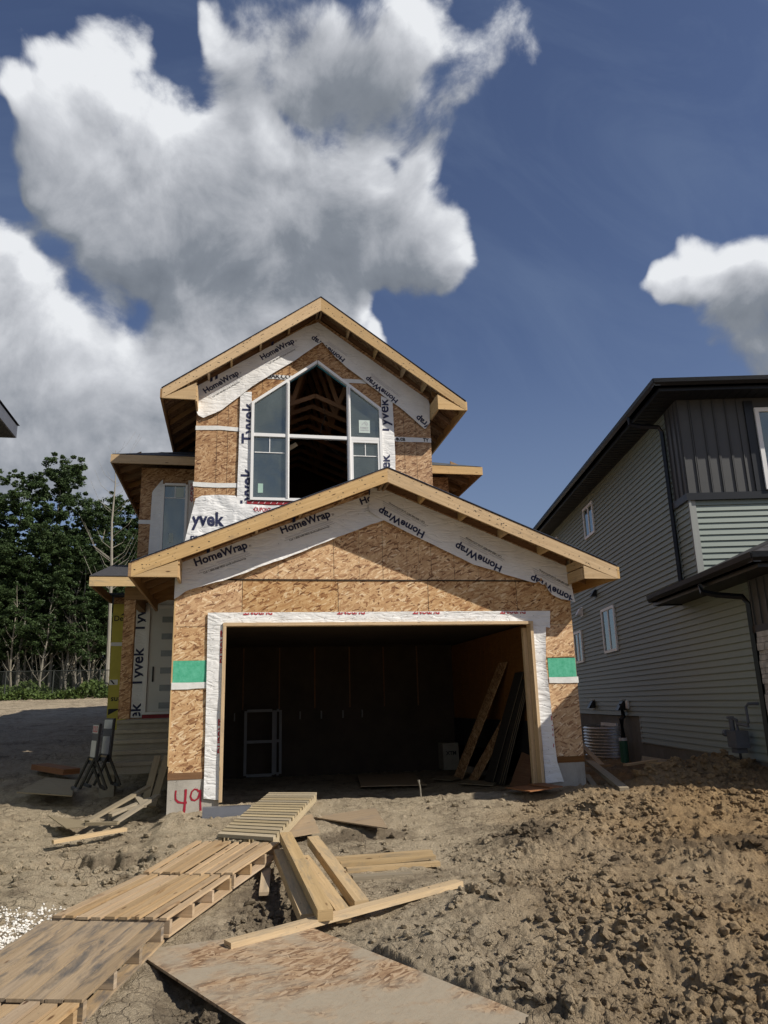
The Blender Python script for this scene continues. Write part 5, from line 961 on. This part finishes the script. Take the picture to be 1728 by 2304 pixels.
# window well
m = MB('galvanised'); P = []
nz = 74
for i in range(nz+1):
    z = .30+.74*i/nz; rr_ = 1+.028*math.sin(i/nz*2*math.pi*11); row = []
    for k in range(33): a = math.pi*k/32; row.append((5.0-.60*math.sin(a)*rr_, 18.07-.74*math.cos(a)*rr_, z))
    P.append(row)
m.grid(P); m.build('window_well', NB, smooth=True, weld=True, label='round corrugated galvanised window well')
# gas meter
m = MB('meter_grey'); m.box(4.72, 4.90, 10.88, 11.17, .93, 1.16); m.box(4.74, 4.88, 10.93, 11.12, .86, .93); gm = m.build('gas_meter', NB, label='grey gas meter with pipes')
m = MB('meter_grey'); m.tube([(4.82, 11.02, 1.16), (4.82, 11.02, 1.30), (4.80, 11.12, 1.33), (4.80, 11.25, 1.33)], .022, 8); m.tube([(4.82, 11.0, 1.25), (4.82, 10.85, 1.24), (4.82, 10.68, 1.23), (4.82, 10.66, 1.27), (4.84, 10.72, 1.48), (4.86, 10.68, 1.52), (4.99, 10.64, 1.52)], .020, 8)
m.tube([(4.80, 11.14, 1.35), (4.80, 11.14, 1.05)], .04, 8); m.tube([(4.74, 11.18, 1.12), (4.74, 11.26, 1.12)], .05, 10); m.build('meter_pipes', gm)
m = MB('black_metal'); m.tube([(4.80, 11.0, .88), (4.80, 11.0, .62)], .018, 8); m.tube([(4.80, 11.0, .66), (4.79, 11.0, .12)], .036, 8); m.build('riser_pipe', gm)

# left neighbour: only its eave corners reach into the picture
LH = thing('left_house', 'dark eave corner of a house at the left edge of the photo', 'house', (-8.0, 9.5, 0))
m = MB('siding'); m.box(-12, -4.55, 4.0, 13.4, 0.0, 6.85); m.build('wall', LH)
m = MB('flashing', 'shingle_dark', 'soffit_black'); m.box(-12.5, -4.03, 3.5, 14.0, 6.55, 6.58, 2); m.box(-4.03, -4.0, 3.5, 14.02, 6.55, 6.78, 0); m.box(-12.5, -4.03, 14.0, 14.03, 6.55, 6.78, 0)
m.planar([(-3.97, 3.4, 6.80), (-3.97, 14.06, 6.80), (-8.2, 9.8, 8.6), (-8.2, 7.6, 8.6)], 1); m.planar([(-3.97, 14.06, 6.80), (-12.5, 14.06, 6.80), (-8.2, 9.8, 8.6)], 1); m.build('roof', LH)
m = MB('flashing', 'shingle_dark'); m.box(-4.6, -4.06, 11.5, 14.0, 3.98, 4.09, 0); m.planar([(-4.04, 11.4, 4.10), (-4.04, 14.02, 4.10), (-4.6, 14.02, 4.32), (-4.6, 11.4, 4.32)], 1); m.build('lower_roof', LH)

# ---------------------------------------------------------------- things on the ground
def lerp(a, b, t): return tuple(a[i]+(b[i]-a[i])*t for i in range(3))
def pallet(label, nl, nr, fl, fr, nb, gap, matn, loc_label='wooden pallet', th=.018, H_=.13, ns=4, gapj=.3, uneven=.006):
    c = lerp(lerp(nl, nr, .5), lerp(fl, fr, .5), .5); t = thing('wooden_pallet', label, 'pallet', (c[0], c[1], c[2]-H_), group='pallets laid end to end as a walkway')
    P = lambda u, v, dz=0: (lambda q: (q[0], q[1], q[2]+dz))(lerp(lerp(nl, nr, u), lerp(fl, fr, u), v))
    for i in range(nb):
        g = gap*(1+gapj*random.uniform(-1, 1)); u0 = i/nb+g/2; u1 = (i+1)/nb-g/2; j = random.uniform(-uneven, uneven); e0 = random.uniform(-.006, .010); e1 = 1-random.uniform(-.006, .010); s_ = random.uniform(-.004, .004)
        m = MB(matn); m.slab([P(u0, e0, j), P(u0+s_, e1, j), P(u1+s_, e1, j), P(u1, e0, j)], th); m.build('deck_board', t, bevel=.002, weld=False)
    for k in range(ns):
        v = .03+.94*k/(ns-1); m = MB(matn); a, b = P(.004, v, -th-.045), P(.996, v, -th-.045); m.beam(a, b, .04, .085); m.build('stringer', t)
    for k in range(3):
        u = (.0, .44, .89)[k]; m = MB(matn); m.slab([P(u, 0, -th-.09), P(u, 1, -th-.09), P(u+.11, 1, -th-.09), P(u+.11, 0, -th-.09)], .016); m.build('bottom_board', t)
    return t
pallet('tan pallet at the near left end of the walkway, cut by the photo edge', (-1.95, 3.42, .18), (-1.16, 3.12, .18), (-1.55, 4.86, .20), (-.735, 4.60, .20), 8, .026, 'pallet_tan')
pallet('grey stained pallet with tight boards and black mould, nearest but one in the walkway', (-1.545, 4.89, .205), (-.730, 4.63, .205), (-1.27, 6.22, .235), (-.425, 5.90, .235), 8, .010, 'pallet_stained', uneven=.001)
pallet('clean tan slatted pallet in the middle of the walkway, just beyond the stained one', (-1.25, 6.27, .25), (-.40, 5.94, .25), (-.77, 7.42, .27), (.03, 7.12, .27), 9, .040, 'pallet_tan', gapj=.7)
pallet('tan slatted pallet at the foot of the ramp, farthest in the walkway', (-.76, 7.46, .275), (.04, 7.15, .275), (-.36, 8.62, .33), (.50, 8.20, .33), 9, .040, 'pallet_tan', gapj=.7)
# ramp
RP = thing('slatted_ramp', 'small ramp of grey cross slats leading up into the garage', 'ramp', (.5, 9.7, .2))
nl, nr, fl, fr = (-.13, 8.72, .37), (.43, 8.28, .37), (.55, 11.55, .475), (1.20, 11.25, .475)
P = lambda u, v, dz=0: (lambda q: (q[0], q[1], q[2]+dz))(lerp(lerp(nl, nr, u), lerp(fl, fr, u), v))
for i in range(17):
    v0 = i/17; v1 = v0+.70/17; m = MB('ramp_wood'); j = random.uniform(-.006, .006); m.slab([P(0+j, v0), P(1+j, v0), P(1+j, v1), P(0+j, v1)], .035); m.build('slat', RP, bevel=.003)
for u in (.04, .5, .96): m = MB('ramp_wood'); m.beam(P(u, 0.01, -.035-.045), P(u, .99, -.035-.045), .038, .088); m.build('side_rail', RP)
GR = 'timbers heaped beside the ramp'
def timber(label, a, b, w, h, matn='lumber_fresh', name='timber', cat='timber', group=None, bev=.004, up=(0, 0, 1)):
    m = MB(matn); a = Vector(a); b = Vector(b); a.z -= h/2; b.z -= h/2; m.beam(a, b, w, h, up=up); return tag(m.build(name, None, bevel=bev), label, cat, group)
timber('thick pale timber lowest and leftmost of the four leaning beside the ramp', (.48, 8.02, .30), (.59, 6.26, .13), .115, .085, group=GR)
timber('thick timber lying on top of the heap with its upper end against the ramp', (.545, 8.16, .43), (.70, 6.05, .20), .115, .08, group=GR)
timber('thick timber second from the right in the heap, mud on its top', (.70, 7.9, .25), (.86, 6.22, .14), .115, .085, group=GR)
timber('thick timber rightmost of the four in the heap beside the ramp', (.845, 8.40, .34), (1.035, 6.45, .15), .115, .085, group=GR)
timber('long loose stud lying across the corner of the big muddy sheet', (.0, 5.78, .115), (1.93, 6.76, .175), .105, .045, name='stud', cat='board')
timber('short offcut standing in the mud between walkway and timbers', (.35, 7.9, .16), (.30, 7.2, .10), .085, .03, name='offcut', cat='board')
timber('topmost pale stud of the small stack right of the timbers', (1.04, 8.16, .165), (2.06, 8.20, .165), .10, .038, name='stud', cat='board')
timber('middle stud of the small stack right of the timbers', (1.08, 8.02, .14), (2.05, 8.04, .15), .10, .038, name='stud', cat='board')
timber('front stud of the small stack right of the timbers', (1.12, 7.86, .115), (2.05, 7.86, .12), .10, .038, name='stud', cat='board')
timber('short dirty stud in front of the small stack, half sunk in mud', (1.12, 7.52, .115), (1.70, 7.54, .10), .10, .09, 'lumber_grey', name='stud', cat='board')
def sheet(label, quad, th, matn, name='plywood_sheet', cat='board', group=None):
    m = MB(matn); m.slab(quad, th); return tag(m.build(name, None, bevel=.001), label, cat, group)
sheet('big muddy OSB sheet lying in the foreground', [(-.62, 5.90, .075), (.60, 6.06, .085), (1.55, 4.15, .075), (.52, 3.66, .065)], .016, 'osb_muddy', 'osb_sheet')
sheet('triangular plywood scrap propped on mud in front of the garage', [(1.05, 10.30, .27), (1.90, 10.55, .31), (1.80, 9.22, .25), (1.78, 9.24, .25)], .014, 'plywood')
sheet('plywood scrap just right of the ramp', [(.55, 9.9, .30), (1.03, 10.35, .30), (1.02, 9.32, .24), (.62, 9.0, .25)], .014, 'plywood')
sheet('thin plank with sunlit corner under the right jamb of the opening', [(3.95, 11.12, .42), (4.06, 10.45, .43), (4.46, 10.60, .44), (4.40, 11.15, .43)], .014, 'plywood_red')
sheet('small reddish plank below the right end of the garage opening', [(4.30, 11.10, .455), (4.40, 10.55, .455), (4.62, 10.60, .455), (4.56, 11.15, .455)], .014, 'plywood_red')
sheet('dusty plywood sheet flat on the garage floor', [(2.3, 14.2, .225), (3.45, 13.9, .225), (3.75, 16.2, .225), (2.6, 16.4, .225)], .012, 'plywood')
sheet('grey offcut sheet on the garage floor by the leaning boards', [(3.85, 15.0, .22), (4.30, 15.6, .22), (4.42, 14.9, .22), (4.1, 14.5, .22)], .012, 'lumber_grey'); sheet('dark offcut sheet on the garage floor nearest the right jamb', [(4.1, 13.9, .22), (4.35, 14.5, .22), (4.80, 13.9, .22), (4.5, 13.3, .22)], .012, 'lumber_grey')
# foreground flashing box by the 49 pier
m = MB('flashing'); m.prism([(-.36, 10.62, .16), (-.36, 10.58, .18), (-.36, 10.62, .30), (-.36, 10.66, .31), (-.36, 10.70, .40), (-.36, 10.84, .40), (-.36, 10.84, .16)], (.62, -.03, 0)); tag(m.build('metal_flashing', None), 'folded grey metal flashing lying below the garage opening', 'flashing')
# signs
def sign(lab, F, Bk, z0, z1, text, tilt=.06):
    t = thing('sold_sign', lab, 'sign', (F[0], F[1], z0-.35), group='signs stored beside the steps'); d = Vector((Bk[0]-F[0], Bk[1]-F[1], 0)); L = d.length; d /= L; nrm = Vector((0, 0, 1)).cross(d)
    if nrm.x > 0: nrm = -nrm
    def S(a, z, o=0): return (F[0]+d.x*a+nrm.x*o+tilt*(z-z0), F[1]+d.y*a+nrm.y*o, z)
    m = MB('sign_black', 'sign_white', 'sign_gold'); m.prism([S(0, z0), S(L, z0), S(L, z1), S(0, z1)], tuple(-nrm*.035)); brd = m.build('sign_board', t)
    m = MB('sign_white', 'sign_gold'); h = z1-z0
    m.prism([S(.03, z0+h*.76, .004), S(L-.03, z0+h*.76, .004), S(L-.03, z1-.02, .004), S(.03, z1-.02, .004)], tuple(nrm*.001), 0)
    m.prism([S(.05, z0+h*.18, .004), S(L-.05, z0+h*.18, .004), S(L-.05, z0+h*.58, .004), S(.05, z0+h*.58, .004)], tuple(nrm*.001), 0); m.prism([S(.03, z0+h*.1, .004), S(L-.03, z0+h*.1, .004), S(L-.03, z0+h*.14, .004), S(.03, z0+h*.14, .004)], tuple(nrm*.001), 1); m.build('sign_panel', t)
    # wording runs from far edge to near edge as seen from the left
    letters('printed_word', brd, text, (L-.06, z0+h*.79), (.06, z0+h*.79), mat='ink_red', bold=.02, squash=-1.0 if False else 1.0, zfun=lambda x, z: S(x, 2*(z0+h*.79)-z, .007)) if text else None
    m = MB('sign_black')
    for a in (.03, L-.03):
        for s_ in (-1, 1): q = S(a, z0+.1); m.beam(q, (q[0]+s_*.20, q[1]-.1*s_, z0-.33), .03, .03)
    q0 = S(.03, z0-.33); q1 = S(L-.03, z0-.33); 
    for s_ in (-1, 1): m.beam((q0[0]+s_*.20, q0[1]-.05, z0-.33), (q1[0]+s_*.20, q1[1]+.05, z0-.33), .04, .04)
    m.build('sign_stand', t); return t
sign('black framed SOLD sign with white panel, the nearer and left one of two', (-1.955, 12.10), (-2.11, 12.50), .90, 1.48, 'SOLD'); sign('black framed sign board leaning just behind the SOLD sign', (-1.80, 12.35), (-1.99, 12.72), .92, 1.55, '')
# left debris
def frame_panel():
    t = thing('broken_frame', 'broken wooden frame with cross pieces lying against the garage corner', 'frame', (-1.5, 11.0, .2)); L_ = 'lumber_grey'
    P4 = [((-1.80, 10.85, .29), (-1.15, 11.75, .60)), ((-1.44, 10.75, .28), (-1.00, 11.55, .50)), ((-1.80, 10.82, .27), (-1.40, 10.72, .27)), ((-1.65, 11.15, .36), (-1.15, 11.25, .40)), ((-1.55, 11.05, .33), (-1.10, 11.45, .47)), ((-1.3, 11.6, .52), (-1.15, 11.2, .40))]
    for a, b in P4: m = MB(L_); m.beam(a, b, .085, .035); m.build('frame_board', t)
frame_panel()
timber('weathered plank leaning on the lowest concrete step, left of a pair', (-1.20, 11.75, .35), (-1.13, 12.72, .97), .10, .035, 'lumber_grey', name='plank', cat='board'); timber('weathered plank leaning on the lowest concrete step, right of a pair', (-1.08, 11.7, .35), (-.985, 12.72, .97), .10, .035, 'lumber_grey', name='plank', cat='board')
timber('long pale stud half buried at the edge of the shade', (-2.02, 9.98, .22), (-1.26, 10.38, .26), .085, .04, 'lumber_fresh', name='stud', cat='board')
sheet('thin warped board at the shadow edge left of the broken frame', [(-2.45, 11.7, .29), (-1.70, 10.95, .26), (-1.80, 10.70, .25), (-2.02, 10.72, .245)], .012, 'lumber_grey'); sheet('grey plywood sheet lying in shade before the signs', [(-3.2, 13.0, .50), (-2.30, 12.45, .46), (-2.45, 13.5, .60), (-2.95, 13.7, .64)], .014, 'lumber_grey')
timber('reddish beam lying in the shade behind the plywood sheet', (-3.30, 14.75, .80), (-2.62, 14.0, .74), .30, .09, 'plywood_red', name='beam', cat='board')
sheet('pale board end at the left edge of the photo', [(-2.75, 8.85, .135), (-2.30, 9.05, .135), (-2.42, 8.45, .12), (-2.9, 8.2, .12)], .014, 'plywood')
# right gap debris
timber('greenish plank propped from the pier corner down onto the mud heap', (6.02, 12.6, .62), (5.35, 10.20, .44), .13, .06, 'lumber_grey', name='plank', cat='board'); timber('thin plank under the propped one beside the garage pier', (5.75, 12.2, .44), (5.15, 10.55, .34), .09, .04, 'lumber_grey', name='plank', cat='board')
timber('pale board leaning on the garage wall before the window well', (6.95, 14.9, .78), (6.48, 13.1, .50), .10, .04, 'lumber', name='plank', cat='board'); timber('short board crossing the gap between the two houses', (5.6, 13.3, .52), (6.65, 13.1, .50), .10, .04, 'lumber_shade', name='plank', cat='board')
timber('yellowish board left of the hole between the houses', (6.40, 12.1, .58), (7.05, 12.25, .62), .10, .03, 'lumber', name='plank', cat='board'); timber('yellowish board right of the hole between the houses', (6.7, 11.95, .60), (7.25, 11.9, .60), .10, .03, 'lumber', name='plank', cat='board')
sheet('grey board flat against the neighbour foundation', [(6.75, 12.2, .58), (7.0, 12.6, .66), (7.55, 11.75, .55), (7.3, 11.5, .45)], .012, 'lumber_grey')
timber('short offcut beside the gas pipe', (6.95, 10.62, .62), (7.02, 10.4, .40), .08, .03, 'lumber_grey', name='offcut', cat='board')
# in the garage
m = MB('osb_aged'); m.prism([(4.38, 14.81, .20), (4.34, 15.26, .20), (5.04, 14.15, 2.36), (5.04, 13.66, 2.36)], (.012, 0, -.006)); tag(m.build('osb_sheet', None), 'long OSB strip leaning highest against the garage right wall', 'board')
m = MB('osb_aged'); m.prism([(4.52, 14.3, .20), (4.50, 14.75, .20), (5.04, 14.1, 1.35), (5.04, 13.65, 1.35)], (.012, 0, -.006)); tag(m.build('osb_sheet', None), 'shorter OSB sheet leaning between the long strip and the dark sheets', 'board')
for i in range(4):
    o_ = (0, .26, .34, .42)[i]; m = MB('dark_sheet', 'lumber_grey'); q = [(4.63+o_*.3, 13.72-o_*.6, .20), (4.60+o_*.3, 14.11-o_*.5, .20), (5.04, 13.30-o_*.5, 2.14-o_*.5), (5.045, 12.89-o_*.5, 2.14-o_*.5)]
    m.prism(q, (.010, 0, -.005)); m.beam(q[0], q[3], .006, .006, mi=1); tag(m.build('dark_sheet', None), 'dark sheet leaning on the garage right wall, '+('leftmost and tallest of the set', 'second of the set', 'third of the set', 'rightmost and shortest of the set')[i], 'board', 'dark sheets leaning in the garage')
m = MB('plywood_red'); m.prism([(4.80, 13.30, .20), (4.93, 12.75, .20), (5.045, 12.61, .70), (5.035, 13.22, .76)], (.012, 0, 0)); tag(m.build('plywood_sheet', None), 'reddish plywood piece leaning just inside the right jamb', 'board')
m = MB('concrete_step'); m.box(4.60, 4.96, 16.9, 17.3, .20, .77); bx = m.build('paper_sack', None, (4.78, 17.1, .20), bevel=.03); tag(bx, 'pale printed sack standing at the back right of the garage', 'sack'); letters('printed_mark', bx, 'XTM', (4.66, .52), (4.90, .52), 16.895, 'ink_black', base=0, amp=0, lift=.002, bold=.04)
LW = thing('spare_window', 'white framed window unit leaning on the garage back wall', 'window', (.65, 17.2, .3))
m = MB('frame_dimmed')
for x0, x1, y in ((.28, .88, 17.2), (.93, 1.04, 17.38)):
    for a, b in (((x0, .24), (x0, 1.58)), ((x1, .24), (x1, 1.58))): bar(m, a, b, .06, .05, y)
    for z in (.24, .93, 1.58): bar(m, (x0+.03, z), (x1-.03, z), .06, .045, y)
m.build('frame', LW)
m = MB('bark_pale'); m.tube([(2.74, 11.42, .30), (2.735, 11.42, .44), (2.72, 11.42, .52)], [.014, .012, .012], 6); m.tube([(2.72, 11.42, .515), (2.715, 11.42, .55)], .017, 8); tag(m.build('stake', None), 'thin white stake stuck in the dirt at the garage threshold', 'stake')
timber('small stake in front of the trees by the fence', (-6.95, 38.0, 3.25), (-6.93, 38.0, 2.35), .12, .05, 'lumber_grey', name='stake', cat='stake')
m = MB('vinyl_white')
for a, b in (((4.05, 12.4, 4.52), (4.62, 12.3, 4.30)), ((4.05, 12.4, 4.52), (4.1, 12.9, 4.55)), ((4.62, 12.3, 4.30), (4.66, 12.8, 4.33))): m.beam(a, b, .04, .03)
tag(m.build('window_sash', None), 'white window sash resting on the right slope of the garage roof', 'window')
m = MB('tape_white'); m.prism([(2.35, 13.8, 5.05), (2.8, 13.8, 4.95), (2.85, 13.8, 5.5), (2.45, 13.8, 5.46)][::1], (0, .3, .1)); tag(m.build('wrap_bundle', None), 'crumpled white wrap bundle on the garage roof below the big window', 'wrap')

# ---------------------------------------------------------------- trees, fence, undergrowth
def leaf_mesh(name, centers, size, matn, seed):
    r = np.random.default_rng(seed); n = len(centers); a = r.normal(size=(n, 3)); a /= np.linalg.norm(a, axis=1)[:, None]; b = r.normal(size=(n, 3)); b -= (a*b).sum(1)[:, None]*a; b /= np.linalg.norm(b, axis=1)[:, None]
    s = size*(0.6+0.8*r.random(n))[:, None]; c = np.asarray(centers); v = np.stack([c-a*s*.5, c-b*s*.32, c+a*s*.5, c+b*s*.32], 1).reshape(-1, 3); f = np.arange(4*n).reshape(n, 4)
    me = bpy.data.meshes.new(name); me.vertices.add(4*n); me.vertices.foreach_set('co', v.ravel()); me.loops.add(4*n); me.loops.foreach_set('vertex_index', f.ravel().astype(np.int32)); me.polygons.add(n); me.polygons.foreach_set('loop_start', (np.arange(n)*4).astype(np.int32)); me.update(calc_edges=True); me.materials.append(MATS[matn]); return me
def crown_points(h0, h1, rad_, n, seed):
    r = np.random.default_rng(seed); out = []; lobes = []
    for i in range(17):
        t = (i+.5)/17+.04*r.normal(); a = i*2.4+r.random(); q = rad_*(.25+.45*r.random())*(1-.55*max(0, t-.35)); sz = rad_*(.52-.26*t+.14*r.random()); lobes.append((q*math.cos(a), q*math.sin(a), h0+(h1-h0)*min(t, .97), sz))
    for (cx, cy, cz, sz) in lobes:
        for j in range(24):
            d = r.normal(size=3); d /= np.linalg.norm(d); c = np.array([cx, cy, cz])+d*sz*(.45+.65*r.random())*np.array([1, 1, .9]); s_ = sz*(.10+.20*r.random()**1.5); k = int(n/(17*24)*(.35+1.3*r.random()))
            dd = r.normal(size=(k, 3)); dd /= np.linalg.norm(dd, axis=1)[:, None]; out.append(c+dd*(s_*(.3+.8*r.random(k)))[:, None]*np.array([1, 1, .8]))
    return np.vstack(out)
crowns = [leaf_mesh('crown', crown_points(.31, .98, .185, 46000, 40+i)*1.0*np.array([1, 1, 1.0])*13, .115, 'leaf', 50+i) for i in range(4)]
def trunk_mesh(seed, H_=13.0):
    r = random.Random(seed); m = MB('bark_pale'); x = y = 0; pts = []; rr_ = []
    for i in range(12): t = i/11; pts.append((x, y, -.3+H_*.93*t)); rr_.append(.095*(1-t)**.8+.012); x += r.uniform(-.11, .11); y += r.uniform(-.11, .11)
    m.tube(pts, rr_, 7)
    for k in range(22):
        t = r.uniform(.22, .92); i = int(t*11); p = pts[i]; a = r.random()*6.28; L = r.uniform(.6, 1.8)*(1.15-t); m.tube([p, (p[0]+math.cos(a)*L*.5, p[1]+math.sin(a)*L*.5, p[2]+L*.35), (p[0]+math.cos(a)*L, p[1]+math.sin(a)*L, p[2]+L*.9)], [.028, .018, .007], 4, cap=False)
    return m
tr_proto = [trunk_mesh(s) for s in (1, 2, 3, 4)]
tr_me = []
for i, m in enumerate(tr_proto):
    o = m.build('trunk', None, (0, 0, 0)); tr_me.append(o.data); bpy.data.objects.remove(o)
TG = 'leafy aspens behind the lot'
TREES = [(-9.3, 41, 12.5, 1.05, 'tallest aspen with a twiggy top, at the left behind the fence'), (-10.9, 40.5, 11.7, 1.0, 'broad rounded aspen just left of the tallest one'), (-12.6, 41.5, 10.2, .95, 'aspen at the left edge of the photo'), (-8.0, 42, 9.6, .8, 'slim lower aspen with a pointed top right of the tallest one'), (-6.9, 40.5, 10.4, .85, 'aspen behind the bare dead trunk beside the house'), (-6.0, 43, 10.6, 1.0, 'aspen half hidden by the house eave'), (-11.7, 38.8, 8.0, .9, 'low bushy aspen in front of the group at the left'), (-9.9, 38.6, 7.6, .9, 'low bushy aspen below the tallest one'), (-8.6, 39.0, 8.2, .85, 'low bushy aspen in the middle of the group'), (-7.2, 38.6, 7.9, .8, 'low bushy aspen right of the middle of the group'), (-5.7, 39.5, 8.4, .9, 'low aspen right beside the porch roof'), (-13.4, 39, 9.0, 1.0, 'aspen cut off by the left edge of the photo'), (-4.4, 42, 10.0, 1.0, 'aspen mostly hidden behind the house')]
for i, (x, y, h, w, lab) in enumerate(TREES):
    z = gz(x, y)-.1; t = thing('aspen_tree', lab, 'tree', (x, y, z), rotz=i*1.9, group=TG); t.scale = (w, w, h/13)
    for nm, me in (('crown', crowns[i % 4]), ('trunk', tr_me[i % 4])): o = bpy.data.objects.new(nm, me); COL.objects.link(o); o.parent = t
# slender bare trunks seen along the fence
rr = random.Random(5); TGs = 'slender pale trunks along the edge of the wood'
slim = [trunk_mesh(20+k, 7.0).build('trunk', None, (0, 0, 0)) for k in range(3)]
for k in range(22):
    x = -12.2+k*.33+rr.uniform(-.15, .15); y = rr.uniform(37.5, 39.5); o = bpy.data.objects.new('slender_tree', slim[k % 3].data); COL.objects.link(o); o.location = (x, y, gz(x, y)-.1); o.rotation_euler = (rr.uniform(-.07, .07), rr.uniform(-.12, .12), rr.random()*6); o.scale = (.55, .55, rr.uniform(.6, 1.0))
    tag(o, 'slender pale leafless trunk among many at the edge of the wood', 'tree', TGs)
for o in slim: bpy.data.objects.remove(o)
# dead tree
dt = MB('bark_pale'); px = -5.75; pts = [(px, 37.5, 2.4), (px-.05, 37.5, 5.5), (px-.12, 37.5, 8.2), (px-.25, 37.5, 10.6), (px-.2, 37.5, 12.6), (px-.3, 37.5, 14.3)]; dt.tube(pts, [.10, .085, .07, .05, .028, .010], 7); rr = random.Random(9)
for k in range(34):
    t = rr.uniform(.3, 1); i = min(int(t*5), 4); p = Vector(pts[i]).lerp(Vector(pts[i+1]), t*5-i); s_ = rr.choice((-1, 1)); L = rr.uniform(.6, 2.0)*(1.2-.5*t); dt.tube([p, (p.x+s_*L*.45, p.y+rr.uniform(-.3, .3), p.z+L*.35), (p.x+s_*L*.8, p.y+rr.uniform(-.5, .5), p.z+L*1.1)], [.026*(1.2-t), .014*(1.2-t), .004], 4, cap=False)
tag(dt.build('dead_tree', None, (px, 37.5, 2.4)), 'bare dead tree with a pale trunk rising beside the left eave', 'tree')
# distant dark wood filling the gaps, and undergrowth
r = np.random.default_rng(77); n = 100000; x = r.uniform(-24, -2.5, n); y = r.uniform(44, 50, n); topz = 10.2+2.2*(fbm(x*.6, y*.2, 3, 8)-.5)*2; z = 2.5+(topz-2.5)*r.random(n)**1.25
me = leaf_mesh('far_wood', np.stack([x, y, z], -1), .26, 'leaf', 78); o = bpy.data.objects.new('far_wood', me); COL.objects.link(o); o['kind'] = 'stuff'; tag(o, 'dense dark wood behind the aspens', 'wood')
n = 16000; x = r.uniform(-16, -4.2, n); y = r.uniform(36.3, 39.5, n); b = fbm(x*1.1, y*.5, 3, 12); zg = ground_z(x, y, False); z = zg+(1.0*b**1.6+.12)*r.random(n)**.8*(y > 36.3)
me = leaf_mesh('undergrowth', np.stack([x, y, z], -1), .15, 'leaf_low', 79); o = bpy.data.objects.new('undergrowth', me); COL.objects.link(o); o['kind'] = 'stuff'; tag(o, 'leafy green undergrowth along the foot of the trees', 'undergrowth')
# fence
FN = thing('chain_link_fence', 'dark chain link fence in front of the trees', 'fence', (-9, 37, 2.3))
for k in range(6): x = -14+k*2.0; m = MB('wire'); m.tube([(x, 37.0, gz(x, 37)-.2), (x, 37.0, 3.52)], .03, 6); m.build('post', FN)
m = MB('wire'); m.tube([(-15, 37, 3.50), (-4, 37, 3.50)], .022, 5)
m.build('top_rail', FN)
m = MB('wire')
for k in range(170):
    x = -15+k*.065*1.0
    for s_ in (-1, 1): a = (x, 37.0, 2.35); b = (x+s_*1.15, 37.0, 3.48); m.face([(a[0], 37.0, a[2]), (a[0]+.006, 37.0, a[2]), (b[0]+.006, 37.0, b[2]), (b[0], 37.0, b[2])], [(0, 0)]*4)
m.build('wire_mesh', FN)
